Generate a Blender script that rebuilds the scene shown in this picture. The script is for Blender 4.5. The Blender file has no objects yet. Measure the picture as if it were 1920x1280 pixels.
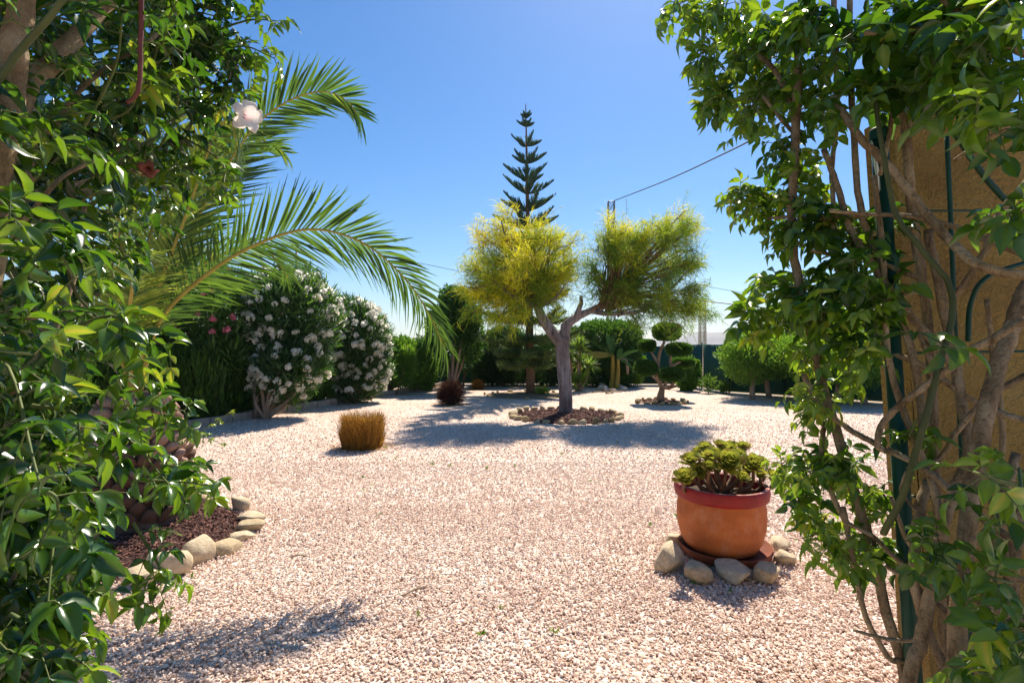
import bpy, math, random
import numpy as np
from mathutils import Vector, Matrix

rng = np.random.default_rng(11)
random.seed(11)
U = rng.uniform
scene = bpy.context.scene
COL = scene.collection

# ------------------------------------------------------------------ camera
HOR, FPX, CAMH = 648.0, 960.0, 1.5
cam_d = bpy.data.cameras.new('camera')
cam_d.lens = 18.0
cam_d.sensor_width = 36.0
cam_d.shift_y = (HOR - 640.0) / 1920.0
cam_d.clip_start = 0.05
cam_d.clip_end = 20000
cam = bpy.data.objects.new('camera', cam_d)
cam.location = (0, 0, CAMH)
cam.rotation_euler = (math.radians(90), 0, 0)
COL.objects.link(cam)
scene.camera = cam

# ------------------------------------------------------------------ light
SUN_EL, SUN_AZ = math.radians(52), math.radians(20)      # azimuth from +Y towards +X
world = bpy.data.worlds.new('World')
scene.world = world
world.use_nodes = True
wn = world.node_tree
bg = wn.nodes['Background']
sky = wn.nodes.new('ShaderNodeTexSky')
sky.sky_type = 'NISHITA'
sky.sun_disc = False
sky.sun_elevation = SUN_EL
sky.sun_rotation = SUN_AZ
sky.altitude = 100
sky.air_density = 1.0
sky.dust_density = 0.4
sky.ozone_density = 4.5
hsv = wn.nodes.new('ShaderNodeHueSaturation')
hsv.inputs['Saturation'].default_value = 1.32
wn.links.new(sky.outputs[0], hsv.inputs['Color'])
wn.links.new(hsv.outputs[0], bg.inputs[0])
bg.inputs[1].default_value = 0.085
sun_d = bpy.data.lights.new('sun', 'SUN')
sun_d.energy = 5.0
sun_d.angle = math.radians(0.53)
sun_d.color = (1.0, 0.90, 0.76)
sun = bpy.data.objects.new('sun', sun_d)
sv = Vector((math.cos(SUN_EL) * math.sin(SUN_AZ), math.cos(SUN_EL) * math.cos(SUN_AZ), math.sin(SUN_EL)))
sun.rotation_euler = sv.to_track_quat('Z', 'Y').to_euler()
sun.location = (0, 0, 30)
COL.objects.link(sun)
scene.view_settings.view_transform = 'Standard'
scene.view_settings.look = 'None'
scene.view_settings.gamma = 1.0
scene.view_settings.exposure = 0.8
scene.cycles.max_bounces = 7
scene.cycles.transparent_max_bounces = 4
scene.cycles.caustics_reflective = False
scene.cycles.caustics_refractive = False

# ------------------------------------------------------------------ helpers
def P(x, y, d):
    return np.array([(x - 960) / FPX * d, d, CAMH - (y - HOR) / FPX * d])
def GP(x, y):
    d = CAMH * FPX / (y - HOR)
    return np.array([(x - 960) / FPX * d, d, 0.0])
def nrm(v):
    v = np.asarray(v, float)
    return v / np.maximum(np.linalg.norm(v, axis=-1, keepdims=True), 1e-9)
def spline(pts, per=6):
    pts = np.asarray(pts, float)
    if len(pts) < 3:
        t = np.linspace(0, 1, per + 1)[:, None]
        return pts[0] * (1 - t) + pts[-1] * t
    a = np.vstack([2 * pts[0] - pts[1], pts, 2 * pts[-1] - pts[-2]])
    out = []
    for i in range(1, len(a) - 2):
        p0, p1, p2, p3 = a[i - 1], a[i], a[i + 1], a[i + 2]
        for t in np.linspace(0, 1, per, endpoint=False):
            out.append(0.5 * ((2 * p1) + (-p0 + p2) * t + (2 * p0 - 5 * p1 + 4 * p2 - p3) * t * t
                              + (-p0 + 3 * p1 - 3 * p2 + p3) * t ** 3))
    out.append(pts[-1])
    return np.array(out)

class Geo:
    def __init__(s):
        s.V, s.F4, s.F3, s.T, s.n = [], [], [], [], 0
    def add(s, V, F, t=0.5):
        V = np.asarray(V, float)
        F = np.asarray(F, int)
        (s.F4 if F.shape[1] == 4 else s.F3).append(F + s.n)
        s.V.append(V)
        s.T.append(np.broadcast_to(np.asarray(t, float), (len(V),)))
        s.n += len(V)
        return s
    def tube(s, pts, r, n=7, t=0.5, wob=0.0, caps=True):
        pts = np.asarray(pts, float)
        m = len(pts)
        r = np.broadcast_to(np.asarray(r, float), (m,))
        T = nrm(np.gradient(pts, axis=0))
        ref = np.array([0, 0, 1.0]) if abs(T[0][2]) < 0.9 else np.array([1.0, 0, 0])
        A = nrm(np.cross(T[0], ref))
        V = []
        ang = np.arange(n) / n * 2 * np.pi
        ph = U(0, 6.28)
        for i in range(m):
            A = nrm(A - T[i] * np.dot(A, T[i]))
            B = np.cross(T[i], A)
            rr = r[i] * (1 + wob * np.sin(ang * 3 + ph + i * 0.5) + wob * U(-1, 1, n) * .5)
            V.append(pts[i] + rr[:, None] * (np.cos(ang)[:, None] * A + np.sin(ang)[:, None] * B))
        V = np.vstack(V)
        F = []
        for i in range(m - 1):
            for k in range(n):
                F.append((i * n + k, i * n + (k + 1) % n, (i + 1) * n + (k + 1) % n, (i + 1) * n + k))
        if caps:
            V = np.vstack([V, pts[0], pts[-1]])
            F3 = []
            for k in range(n):
                F3.append(((k + 1) % n, k, m * n))
                F3.append(((m - 1) * n + k, (m - 1) * n + (k + 1) % n, m * n + 1))
            s.F3.append(np.array(F3) + s.n)
        s.add(V, F, t)
        return s
    def box(s, c, size, t=0.5, rz=0.0):
        x, y, z = np.array(size) / 2
        V = np.array([(-x, -y, -z), (x, -y, -z), (x, y, -z), (-x, y, -z), (-x, -y, z), (x, -y, z), (x, y, z), (-x, y, z)])
        R = np.array([[math.cos(rz), -math.sin(rz), 0], [math.sin(rz), math.cos(rz), 0], [0, 0, 1]])
        F = [(0, 3, 2, 1), (4, 5, 6, 7), (0, 1, 5, 4), (1, 2, 6, 5), (2, 3, 7, 6), (3, 0, 4, 7)]
        return s.add(V @ R.T + np.array(c), F, t)
    def inst(s, tpl, M, pos, t, off=None):
        tV, tF = tpl
        N, k = len(pos), len(tV)
        if N == 0:
            return s
        V = np.einsum('nij,kj->nki', M, tV) + pos[:, None, :]
        F = (tF[None] + (np.arange(N) * k)[:, None, None]).reshape(-1, tF.shape[1])
        tt = np.repeat(np.broadcast_to(t, (N,)), k)
        return s.add(V.reshape(-1, 3), F, tt if off is None else np.clip(tt + np.tile(off, N), 0, 1))
    def mesh(s, name, mat, smooth=True):
        V = np.vstack(s.V).astype(np.float32)
        me = bpy.data.meshes.new(name)
        f4 = np.vstack(s.F4) if s.F4 else np.zeros((0, 4), int)
        f3 = np.vstack(s.F3) if s.F3 else np.zeros((0, 3), int)
        me.vertices.add(len(V))
        me.vertices.foreach_set('co', V.ravel())
        loops = np.concatenate([f4.ravel(), f3.ravel()]).astype(np.int32)
        me.loops.add(len(loops))
        me.loops.foreach_set('vertex_index', loops)
        st = np.concatenate([np.arange(len(f4)) * 4, len(f4) * 4 + np.arange(len(f3)) * 3]).astype(np.int32)
        me.polygons.add(len(st))
        me.polygons.foreach_set('loop_start', st)
        me.update(calc_edges=True)
        at = me.attributes.new('tint', 'FLOAT', 'POINT')
        at.data.foreach_set('value', np.concatenate(s.T).astype(np.float32))
        me.polygons.foreach_set('use_smooth', np.full(len(st), smooth))
        me.validate()
        if mat:
            me.materials.append(mat)
        return me
    def build(s, name, mat, parent=None, smooth=True, kind=None, label=None):
        return link(name, s.mesh(name, mat, smooth), parent, kind, label)

def link(name, me, parent=None, kind=None, label=None, M=None):
    o = bpy.data.objects.new(name, me)
    COL.objects.link(o)
    if parent is not None:
        o.parent = parent
        if parent.type == 'EMPTY':
            o.matrix_parent_inverse = Matrix.Translation(parent.location).inverted()
        elif parent.get('_base') is not None:
            o.matrix_parent_inverse = Matrix.Identity(4)
    if M is not None:
        o.matrix_basis = M
    if kind:
        o['kind'] = kind
    if label:
        o['label'] = label
    return o
def tag(o, label, cat, group=None):
    o['label'] = label
    o['category'] = cat
    if group:
        o['group'] = group
    return o
def thing(name, label, cat, loc, group=None):
    o = bpy.data.objects.new(name, None)
    o.empty_display_size = 0.1
    COL.objects.link(o)
    o.location = [float(a) for a in loc]
    return tag(o, label, cat, group)
def mats(d, u, sx, sy, sz=None):
    """frames with x along d, z near u, scaled"""
    d = nrm(d)
    y = nrm(np.cross(u, d))
    z = np.cross(d, y)
    sx, sy = np.broadcast_to(sx, len(d)), np.broadcast_to(sy, len(d))
    sz = sx if sz is None else np.broadcast_to(sz, len(d))
    return np.stack([d * sx[:, None], y * sy[:, None], z * sz[:, None]], axis=2)
def M4(m3, p):
    M = Matrix.Identity(4)
    for i in range(3):
        for j in range(3):
            M[i][j] = float(m3[i][j])
        M[i][3] = float(p[i])
    return M
def rdir(n):
    return nrm(rng.normal(size=(n, 3)))

# templates -----------------------------------------------------------
def leaf_tpl(ts=(0, .22, .48, .75, 1.0), ws=(.04, .40, .5, .33, .015), fold=.22, curl=.15, side=0.0):
    V, F = [], []
    for t, w in zip(ts, ws):
        z = -curl * t * t
        y = side * t * t
        V += [(t, y + w, z + fold * w), (t, y, z), (t, y - w, z + fold * w)]
    for i in range(len(ts) - 1):
        a = i * 3
        F += [(a, a + 1, a + 4, a + 3), (a + 1, a + 2, a + 5, a + 4)]
    return np.array(V, float), np.array(F, int)
RHOMB = (np.array([(0, 0, 0), (.45, .5, .12), (1, 0, -.05), (.45, -.5, .12)], float), np.array([(0, 3, 2, 1)]))
BLADE = (np.array([(0, .5, 0), (0, -.5, 0), (.5, .42, .0), (.5, -.42, .0), (1, .06, -.12), (1, -.06, -.12)], float),
         np.array([(0, 1, 3, 2), (2, 3, 5, 4)]))
STRAND = (np.array([(0, .5, 0), (0, -.5, 0), (.4, .5, .06), (.4, -.5, .06), (.75, .4, -.02), (.75, -.4, -.02), (1, .1, -.2), (1, -.1, -.2)], float),
          np.array([(0, 1, 3, 2), (2, 3, 5, 4), (4, 5, 7, 6)]))

def ico(sub):
    import bmesh
    bm = bmesh.new()
    bmesh.ops.create_icosphere(bm, subdivisions=sub, radius=1)
    bm.verts.ensure_lookup_table()
    V = np.array([v.co[:] for v in bm.verts])
    F = np.array([[v.index for v in f.verts] for f in bm.faces])
    bm.free()
    return V, F
ICO1, ICO2, ICO3 = ico(1), ico(2), ico(3)
OCT = (np.array([(1, 0, 0), (-1, 0, 0), (0, 1, 0), (0, -1, 0), (0, 0, 1), (0, 0, -1)], float),
       np.array([(0, 2, 4), (2, 1, 4), (1, 3, 4), (3, 0, 4), (2, 0, 5), (1, 2, 5), (3, 1, 5), (0, 3, 5)]))
def wav(p, f, seed):
    r = np.random.default_rng(seed)
    out = np.zeros(len(p))
    for k in range(6):
        d = nrm(r.normal(size=3)) * f * (0.7 + r.uniform() * .9)
        out += np.sin(p @ d + r.uniform(0, 6.28))
    return out / 3.0
def rock_mesh(seed, mat, base=ICO3, cuts=13):
    r = np.random.default_rng(seed)
    V = base[0].copy()
    for k in range(cuts):
        n = nrm(r.normal(size=3))
        c = r.uniform(.46, .78)
        dd = V @ n
        over = np.maximum(dd - c, 0)
        V -= over[:, None] * n * .9
    V *= (1 + .06 * wav(V, 3, seed) + .03 * wav(V, 8, seed + 1))[:, None]
    V[:, 2] = np.maximum(V[:, 2], -.7)
    return Geo().add(V, base[1], r.uniform()).mesh('rock', mat)

# materials -----------------------------------------------------------
def newmat(name):
    m = bpy.data.materials.new(name)
    m.use_nodes = True
    nt = m.node_tree
    return m, nt, nt.nodes['Principled BSDF'], nt.nodes['Material Output']
def ramp(nt, stops, fac=None):
    r = nt.nodes.new('ShaderNodeValToRGB')
    e = r.color_ramp.elements
    while len(e) < len(stops):
        e.new(0.5)
    for el, (p, c) in zip(e, stops):
        el.position = p
        el.color = (*c, 1)
    if fac is not None:
        nt.links.new(fac, r.inputs[0])
    return r
def noise(nt, scale, detail=4, vec=None, rough=.55):
    n = nt.nodes.new('ShaderNodeTexNoise')
    n.inputs['Scale'].default_value = scale
    n.inputs['Detail'].default_value = detail
    n.inputs['Roughness'].default_value = rough
    if vec is not None:
        nt.links.new(vec, n.inputs['Vector'])
    return n
def coords(nt, scale=(1, 1, 1)):
    c = nt.nodes.new('ShaderNodeTexCoord')
    mp = nt.nodes.new('ShaderNodeMapping')
    mp.inputs['Scale'].default_value = scale
    nt.links.new(c.outputs['Object'], mp.inputs[0])
    return mp.outputs[0]
def bump(nt, bs, h, strength, dist):
    b = nt.nodes.new('ShaderNodeBump')
    b.inputs['Strength'].default_value = strength
    b.inputs['Distance'].default_value = dist
    nt.links.new(h, b.inputs['Height'])
    nt.links.new(b.outputs[0], bs.inputs['Normal'])
def attr(nt):
    a = nt.nodes.new('ShaderNodeAttribute')
    a.attribute_name = 'tint'
    return a.outputs['Fac']
def leafmat(name, stops, tstops, trans=.38, rough=.42, spec=.45, nscale=18, namp=.25):
    m, nt, bs, out = newmat(name)
    a = attr(nt)
    n = noise(nt, nscale, 2, coords(nt))
    ma = nt.nodes.new('ShaderNodeMath')
    ma.operation = 'MULTIPLY_ADD'
    nt.links.new(n.outputs[0], ma.inputs[0])
    ma.inputs[1].default_value = namp
    ma2 = nt.nodes.new('ShaderNodeMath')
    ma2.operation = 'SUBTRACT'
    nt.links.new(a, ma2.inputs[0])
    ma2.inputs[1].default_value = namp * .5
    nt.links.new(ma2.outputs[0], ma.inputs[2])
    r1, r2 = ramp(nt, stops, ma.outputs[0]), ramp(nt, tstops, ma.outputs[0])
    nt.links.new(r1.outputs[0], bs.inputs['Base Color'])
    bs.inputs['Roughness'].default_value = rough
    bs.inputs['Specular IOR Level'].default_value = spec
    tr = nt.nodes.new('ShaderNodeBsdfTranslucent')
    nt.links.new(r2.outputs[0], tr.inputs[0])
    mx = nt.nodes.new('ShaderNodeMixShader')
    mx.inputs[0].default_value = trans
    nt.links.new(bs.outputs[0], mx.inputs[1])
    nt.links.new(tr.outputs[0], mx.inputs[2])
    nt.links.new(mx.outputs[0], out.inputs[0])
    return m
def roughmat(name, stops, scale=8, stretch=(1, 1, 1), rough=.85, bstr=.5, bdist=.01, bscale=None, detail=6, tintmix=0.0, spec=.3):
    m, nt, bs, out = newmat(name)
    v = coords(nt, stretch)
    n = noise(nt, scale, detail, v, .6)
    fac = n.outputs[0]
    if tintmix:
        mm = nt.nodes.new('ShaderNodeMath')
        mm.operation = 'MULTIPLY_ADD'
        nt.links.new(attr(nt), mm.inputs[0])
        mm.inputs[1].default_value = tintmix
        sc = nt.nodes.new('ShaderNodeMath')
        sc.operation = 'MULTIPLY'
        nt.links.new(fac, sc.inputs[0])
        sc.inputs[1].default_value = 1 - tintmix
        nt.links.new(sc.outputs[0], mm.inputs[2])
        fac = mm.outputs[0]
    r = ramp(nt, stops, fac)
    nt.links.new(r.outputs[0], bs.inputs['Base Color'])
    bs.inputs['Roughness'].default_value = rough
    bs.inputs['Specular IOR Level'].default_value = spec
    if bstr:
        b = noise(nt, bscale or scale * 2.5, detail, v, .65)
        bump(nt, bs, b.outputs[0], bstr, bdist)
    return m

def barkmat(name, dark, mid, light, spot, scale=16, stretch=(1, 1, .3), bdist=.012):
    m, nt, bs, out = newmat(name)
    v, v0 = coords(nt, stretch), coords(nt)
    n1, n2, n3 = noise(nt, scale, 8, v, .7), noise(nt, scale * 3.5, 4, v0, .6), noise(nt, scale * .35, 3, v0, .5)
    c = ramp(nt, [(.33, dark), (.47, mid), (.66, light)], n1.outputs[0])
    sp = ramp(nt, [(.30, (.8, .8, .8)), (.42, (0, 0, 0))], n2.outputs[0])
    mx = nt.nodes.new('ShaderNodeMix')
    mx.data_type = 'RGBA'
    nt.links.new(sp.outputs[0], mx.inputs[0])
    nt.links.new(c.outputs[0], mx.inputs[6])
    mx.inputs[7].default_value = (*spot, 1)
    big = ramp(nt, [(.35, (.62, .58, .55)), (.65, (1, 1, 1))], n3.outputs[0])
    mu = nt.nodes.new('ShaderNodeMix')
    mu.data_type = 'RGBA'
    mu.blend_type = 'MULTIPLY'
    mu.inputs[0].default_value = 1
    nt.links.new(mx.outputs[2], mu.inputs[6])
    nt.links.new(big.outputs[0], mu.inputs[7])
    nt.links.new(mu.outputs[2], bs.inputs['Base Color'])
    bs.inputs['Roughness'].default_value = .88
    bs.inputs['Specular IOR Level'].default_value = .2
    ad = nt.nodes.new('ShaderNodeMath')
    nt.links.new(n1.outputs[0], ad.inputs[0])
    nt.links.new(n2.outputs[0], ad.inputs[1])
    bump(nt, bs, ad.outputs[0], 1.0, bdist)
    return m
M = {}
# glossy climber leaf
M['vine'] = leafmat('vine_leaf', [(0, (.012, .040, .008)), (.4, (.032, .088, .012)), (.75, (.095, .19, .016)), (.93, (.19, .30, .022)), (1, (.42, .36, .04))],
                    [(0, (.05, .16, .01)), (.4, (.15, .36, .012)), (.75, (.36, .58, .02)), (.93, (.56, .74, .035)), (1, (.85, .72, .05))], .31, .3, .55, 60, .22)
M['vine_dark'] = leafmat('glossy_vine_leaf', [(0, (.006, .022, .006)), (.4, (.016, .055, .009)), (.75, (.06, .14, .013)), (.93, (.19, .30, .022)), (1, (.42, .36, .04))],
                    [(0, (.04, .13, .01)), (.4, (.12, .32, .012)), (.75, (.34, .58, .02)), (.93, (.56, .74, .035)), (1, (.85, .72, .05))], .27, .24, .6, 60, .25)
M['palm'] = leafmat('palm_leaf', [(0, (.012, .045, .018)), (.5, (.035, .095, .025)), (1, (.22, .30, .04))],
                    [(0, (.06, .15, .03)), (.5, (.22, .40, .03)), (1, (.72, .78, .08))], .32, .4, .45, 8, .3)
M['petiole'] = roughmat('palm_petiole', [(.3, (.32, .24, .04)), (.7, (.44, .38, .07))], 6, bstr=.1, rough=.45)
M['olean'] = leafmat('oleander_leaf', [(0, (.012, .04, .014)), (.5, (.03, .085, .025)), (1, (.09, .20, .03))],
                     [(0, (.05, .14, .02)), (.5, (.12, .30, .03)), (1, (.30, .50, .05))], .28, .45, .4, 4, .3)
M['hedge'] = leafmat('hedge_leaf', [(0, (.012, .04, .010)), (.5, (.03, .095, .018)), (1, (.085, .19, .025))],
                     [(0, (.05, .16, .02)), (.5, (.12, .32, .03)), (1, (.30, .50, .04))], .28, .5, .35, 3, .35)
M['bright'] = leafmat('bright_leaf', [(0, (.03, .09, .012)), (.5, (.06, .17, .02)), (1, (.14, .28, .03))],
                      [(0, (.12, .30, .02)), (.5, (.25, .50, .03)), (1, (.45, .65, .05))], .34, .5, .35, 3, .35)
M['cypress'] = leafmat('cypress_leaf', [(0, (.012, .04, .008)), (.5, (.03, .085, .012)), (1, (.075, .16, .02))],
                       [(0, (.05, .15, .02)), (.5, (.10, .26, .02)), (1, (.22, .40, .03))], .22, .6, .3, 3, .35)
M['broom'] = leafmat('broom_leaf', [(0, (.04, .10, .02)), (.4, (.12, .23, .025)), (.75, (.34, .42, .02)), (1, (.76, .68, .02))],
                     [(0, (.16, .30, .03)), (.4, (.34, .54, .03)), (.75, (.78, .78, .04)), (1, (.96, .86, .05))], .42, .6, .25, 3, .2)
M['arauc'] = leafmat('araucaria_needle', [(0, (.012, .035, .03)), (.5, (.05, .125, .095)), (1, (.13, .20, .04))],
                     [(0, (.03, .08, .05)), (.5, (.06, .15, .07)), (1, (.36, .48, .06))], .2, .55, .35, 3, .3)
M['yucca'] = leafmat('yucca_leaf', [(0, (.05, .13, .02)), (.5, (.11, .23, .03)), (1, (.26, .36, .06))],
                     [(0, (.16, .34, .03)), (.5, (.32, .52, .05)), (1, (.6, .7, .1))], .34, .45, .4, 4, .3)
M['banana'] = leafmat('banana_leaf', [(0, (.04, .12, .02)), (.5, (.12, .24, .03)), (1, (.42, .34, .05))],
                      [(0, (.16, .36, .03)), (.5, (.34, .56, .05)), (1, (.8, .62, .08))], .4, .45, .4, 5, .4)
M['drygrass'] = leafmat('dry_grass', [(0, (.10, .045, .012)), (.5, (.32, .15, .022)), (1, (.50, .28, .055))],
                        [(0, (.20, .10, .02)), (.5, (.5, .26, .04)), (1, (.7, .42, .08))], .25, .7, .2, 5, .3)
M['darkgrass'] = leafmat('dark_grass', [(0, (.025, .012, .012)), (.5, (.06, .028, .022)), (1, (.15, .07, .04))],
                         [(0, (.05, .02, .02)), (.5, (.12, .05, .03)), (1, (.25, .12, .05))], .2, .7, .2, 5, .3)
M['aeon'] = leafmat('aeonium_leaf', [(0, (.16, .06, .025)), (.3, (.12, .13, .025)), (.65, (.20, .23, .035)), (1, (.42, .38, .05))],
                    [(0, (.4, .16, .04)), (.3, (.36, .38, .05)), (.65, (.55, .6, .06)), (1, (.8, .7, .1))], .3, .4, .45, 30, .4)
M['petal'] = leafmat('white_petal', [(0, (.74, .70, .52)), (.5, (.84, .83, .70)), (1, (.88, .88, .80))],
                     [(0, (.95, .90, .78)), (1, (.98, .97, .92))], .68, .6, .2, 20, .3)
M['pink'] = leafmat('pink_petal', [(0, (.62, .16, .12)), (.5, (.70, .14, .26)), (1, (.78, .35, .40))],
                    [(0, (.9, .3, .25)), (1, (.95, .5, .55))], .45, .6, .2, 20, .3)
M['trumpet'] = leafmat('trumpet_petal', [(0, (.70, .45, .45)), (.5, (.80, .72, .70)), (1, (.84, .82, .80))],
                       [(0, (.85, .55, .55)), (1, (.9, .85, .83))], .35, .5, .2, 30, .6)
M['bark_vine'] = barkmat('vine_bark', (.13, .085, .04), (.36, .26, .145), (.56, .44, .27), (.17, .12, .065), 30, (1, 1, .35), .010)
M['bark_green'] = roughmat('green_stem', [(.3, (.035, .045, .015)), (.7, (.10, .12, .035))], 20, (1, 1, .3), bstr=.2, bdist=.002, rough=.6)
M['twig'] = roughmat('twig_bark', [(.3, (.06, .10, .02)), (.7, (.20, .22, .07))], 12, bstr=0, rough=.6)
M['podstalk'] = roughmat('pod_stalk', [(.3, (.09, .025, .02)), (.7, (.2, .06, .04))], 20, bstr=.2, bdist=.002, rough=.5)
M['bark_grey'] = barkmat('grey_bark', (.07, .05, .04), (.30, .26, .25), (.44, .39, .39), (.16, .13, .12), 6.5, (1.8, 1.8, .22), .05)
M['bark_brown'] = roughmat('brown_bark', [(.3, (.10, .055, .03)), (.7, (.28, .16, .09))], 7, (1, 1, 2.5), bstr=.6, bdist=.015)
M['bark_tan'] = roughmat('tan_bark', [(.3, (.18, .12, .08)), (.7, (.38, .28, .20))], 9, (1, 1, .4), bstr=.5, bdist=.01)
M['palm_trunk'] = roughmat('palm_trunk', [(.3, (.09, .05, .03)), (.7, (.26, .15, .10))], 16, bstr=.8, bdist=.012)
M['palm_knob'] = roughmat('palm_leaf_base', [(.25, (.20, .10, .07)), (.55, (.42, .27, .20)), (.8, (.56, .42, .32))], 22, bstr=.7, bdist=.006)
M['banana_stem'] = roughmat('banana_stem', [(.3, (.26, .17, .03)), (.7, (.46, .34, .06))], 6, (1, 1, .3), bstr=.2, bdist=.01, rough=.6)
M['rock'] = roughmat('pale_rock', [(.25, (.30, .21, .11)), (.5, (.54, .42, .26)), (.78, (.72, .60, .43))], 5, bstr=.8, bdist=.012, tintmix=.25)
M['rock_ochre'] = roughmat('ochre_rock', [(.25, (.22, .14, .06)), (.5, (.40, .28, .13)), (.78, (.52, .42, .27))], 6, bstr=.8, bdist=.012, tintmix=.3)
M['rock_white'] = roughmat('white_rock', [(.25, (.45, .36, .28)), (.75, (.68, .60, .52))], 5, bstr=.6, bdist=.012)
M['chips'] = roughmat('bark_chip', [(.15, (.05, .02, .015)), (.5, (.14, .055, .04)), (.85, (.30, .15, .11))], 30, bstr=.3, bdist=.003, tintmix=.7)
M['mulch'] = roughmat('mulch', [(.3, (.04, .018, .013)), (.7, (.13, .06, .045))], 60, bstr=1, bdist=.02)
M['soil'] = roughmat('dry_soil', [(.3, (.16, .10, .055)), (.7, (.36, .25, .15))], 14, bstr=.8, bdist=.02)
M['potsoil'] = roughmat('pot_soil', [(.3, (.03, .018, .01)), (.7, (.12, .075, .045))], 60, bstr=1, bdist=.01)
M['earth'] = roughmat('dry_earth', [(.3, (.24, .18, .12)), (.7, (.36, .28, .20))], .6, bstr=.5, bdist=.05)
M['kerb'] = roughmat('kerb_concrete', [(.3, (.26, .21, .17)), (.7, (.42, .36, .30))], 9, bstr=.4, bdist=.006)
def clay():
    m, nt, bs, out = newmat('terracotta')
    v = coords(nt, (1, 1, 1.6))
    n1, n2, n3 = noise(nt, 7, 6, v), noise(nt, 5, 8, coords(nt, (1, 1, .5)), .7), noise(nt, 90, 3, v)
    c = ramp(nt, [(.3, (.38, .10, .02)), (.55, (.50, .14, .03)), (.8, (.56, .19, .05))], n1.outputs[0])
    st = ramp(nt, [(.52, (0, 0, 0)), (.75, (.55, .55, .55))], n2.outputs[0])
    mx = nt.nodes.new('ShaderNodeMix')
    mx.data_type = 'RGBA'
    nt.links.new(st.outputs[0], mx.inputs[0])
    nt.links.new(c.outputs[0], mx.inputs[6])
    mx.inputs[7].default_value = (.55, .36, .24, 1)
    nt.links.new(mx.outputs[2], bs.inputs['Base Color'])
    bs.inputs['Roughness'].default_value = .75
    bump(nt, bs, n3.outputs[0], .4, .003)
    return m
M['terracotta'] = clay()
M['rim_red'] = roughmat('rim_paint', [(.3, (.20, .014, .014)), (.6, (.30, .02, .02)), (.85, (.36, .07, .05))], 12, bstr=.15, bdist=.003, rough=.5)
M['rim_worn'] = roughmat('rim_worn', [(.35, (.26, .02, .025)), (.55, (.42, .22, .16)), (.7, (.55, .45, .38))], 30, bstr=.3, bdist=.003, rough=.8)
M['saucer'] = roughmat('saucer_clay', [(.3, (.15, .04, .018)), (.7, (.26, .075, .03))], 14, bstr=.2, bdist=.003, rough=.7)
M['greenmetal'] = roughmat('green_metal', [(.3, (.006, .042, .024)), (.7, (.012, .07, .042))], 10, bstr=.05, bdist=.001, rough=.4)
M['screen'] = roughmat('green_screen', [(.3, (.008, .066, .042)), (.7, (.014, .098, .064))], 3, (1, 1, .2), bstr=.4, bdist=.01, rough=.75)
M['steel'] = roughmat('pylon_steel', [(.3, (.10, .11, .12)), (.7, (.2, .21, .22))], 3, bstr=0, rough=.5)
M['rust'] = roughmat('pylon_rust', [(.3, (.20, .15, .05)), (.7, (.30, .26, .10))], .8, bstr=0, rough=.7)
M['cable'] = roughmat('cable_black', [(.3, (.015, .02, .03)), (.7, (.03, .035, .05))], 3, bstr=0, rough=.5)
M['hill'] = roughmat('hill_rock', [(.3, (.16, .15, .14)), (.7, (.28, .25, .22))], .006, bstr=0, rough=.95)
M['stick'] = roughmat('dry_stick', [(.3, (.2, .14, .09)), (.7, (.42, .33, .24))], 20, bstr=.2, bdist=.002)
M['litter'] = roughmat('dead_leaf', [(.1, (.10, .04, .02)), (.9, (.38, .22, .10))], 5, bstr=0, tintmix=.9)

# stucco
def stucco():
    m, nt, bs, out = newmat('ochre_stucco')
    v = coords(nt)
    n1, n2, n3 = noise(nt, 5, 5, v), noise(nt, 110, 3, v, .7), noise(nt, 50, 4, v, .7)
    r = ramp(nt, [(.3, (.33, .19, .05)), (.5, (.50, .31, .072)), (.72, (.58, .40, .12))], n1.outputs[0])
    nt.links.new(r.outputs[0], bs.inputs['Base Color'])
    bs.inputs['Roughness'].default_value = .95
    ad = nt.nodes.new('ShaderNodeMath')
    ad.operation = 'ADD'
    nt.links.new(n2.outputs[0], ad.inputs[0])
    nt.links.new(n3.outputs[0], ad.inputs[1])
    bump(nt, bs, ad.outputs[0], 1.0, .03)
    return m
M['stucco'] = stucco()
GRAV = [(0, (.26, .155, .10)), (.12, (.44, .29, .205)), (.35, (.65, .465, .36)), (.65, (.76, .585, .475)), (.9, (.83, .71, .61)), (1, (.86, .80, .72))]
M['pebble'] = roughmat('gravel_pebble', GRAV, 40, bstr=.4, bdist=.003, tintmix=.75, rough=.8)
def gravel_sheet():
    m, nt, bs, out = newmat('gravel_sheet')
    v = coords(nt)
    vo = nt.nodes.new('ShaderNodeTexVoronoi')
    vo.inputs['Scale'].default_value = 44
    nt.links.new(v, vo.inputs['Vector'])
    sp = nt.nodes.new('ShaderNodeSeparateColor')
    nt.links.new(vo.outputs['Color'], sp.inputs[0])
    big = noise(nt, .7, 4, v)
    mm = nt.nodes.new('ShaderNodeMath')
    mm.operation = 'MULTIPLY_ADD'
    nt.links.new(big.outputs[0], mm.inputs[0])
    mm.inputs[1].default_value = .5
    mm.inputs[2].default_value = -.23
    a2 = nt.nodes.new('ShaderNodeMath')
    nt.links.new(sp.outputs[0], a2.inputs[0])
    nt.links.new(mm.outputs[0], a2.inputs[1])
    r = ramp(nt, GRAV, a2.outputs[0])
    nt.links.new(r.outputs[0], bs.inputs['Base Color'])
    bs.inputs['Roughness'].default_value = .9
    iv = nt.nodes.new('ShaderNodeMath')
    iv.operation = 'MULTIPLY'
    nt.links.new(vo.outputs['Distance'], iv.inputs[0])
    iv.inputs[1].default_value = -1
    bump(nt, bs, iv.outputs[0], 1.0, .02)
    return m
M['gravel'] = gravel_sheet()

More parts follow.
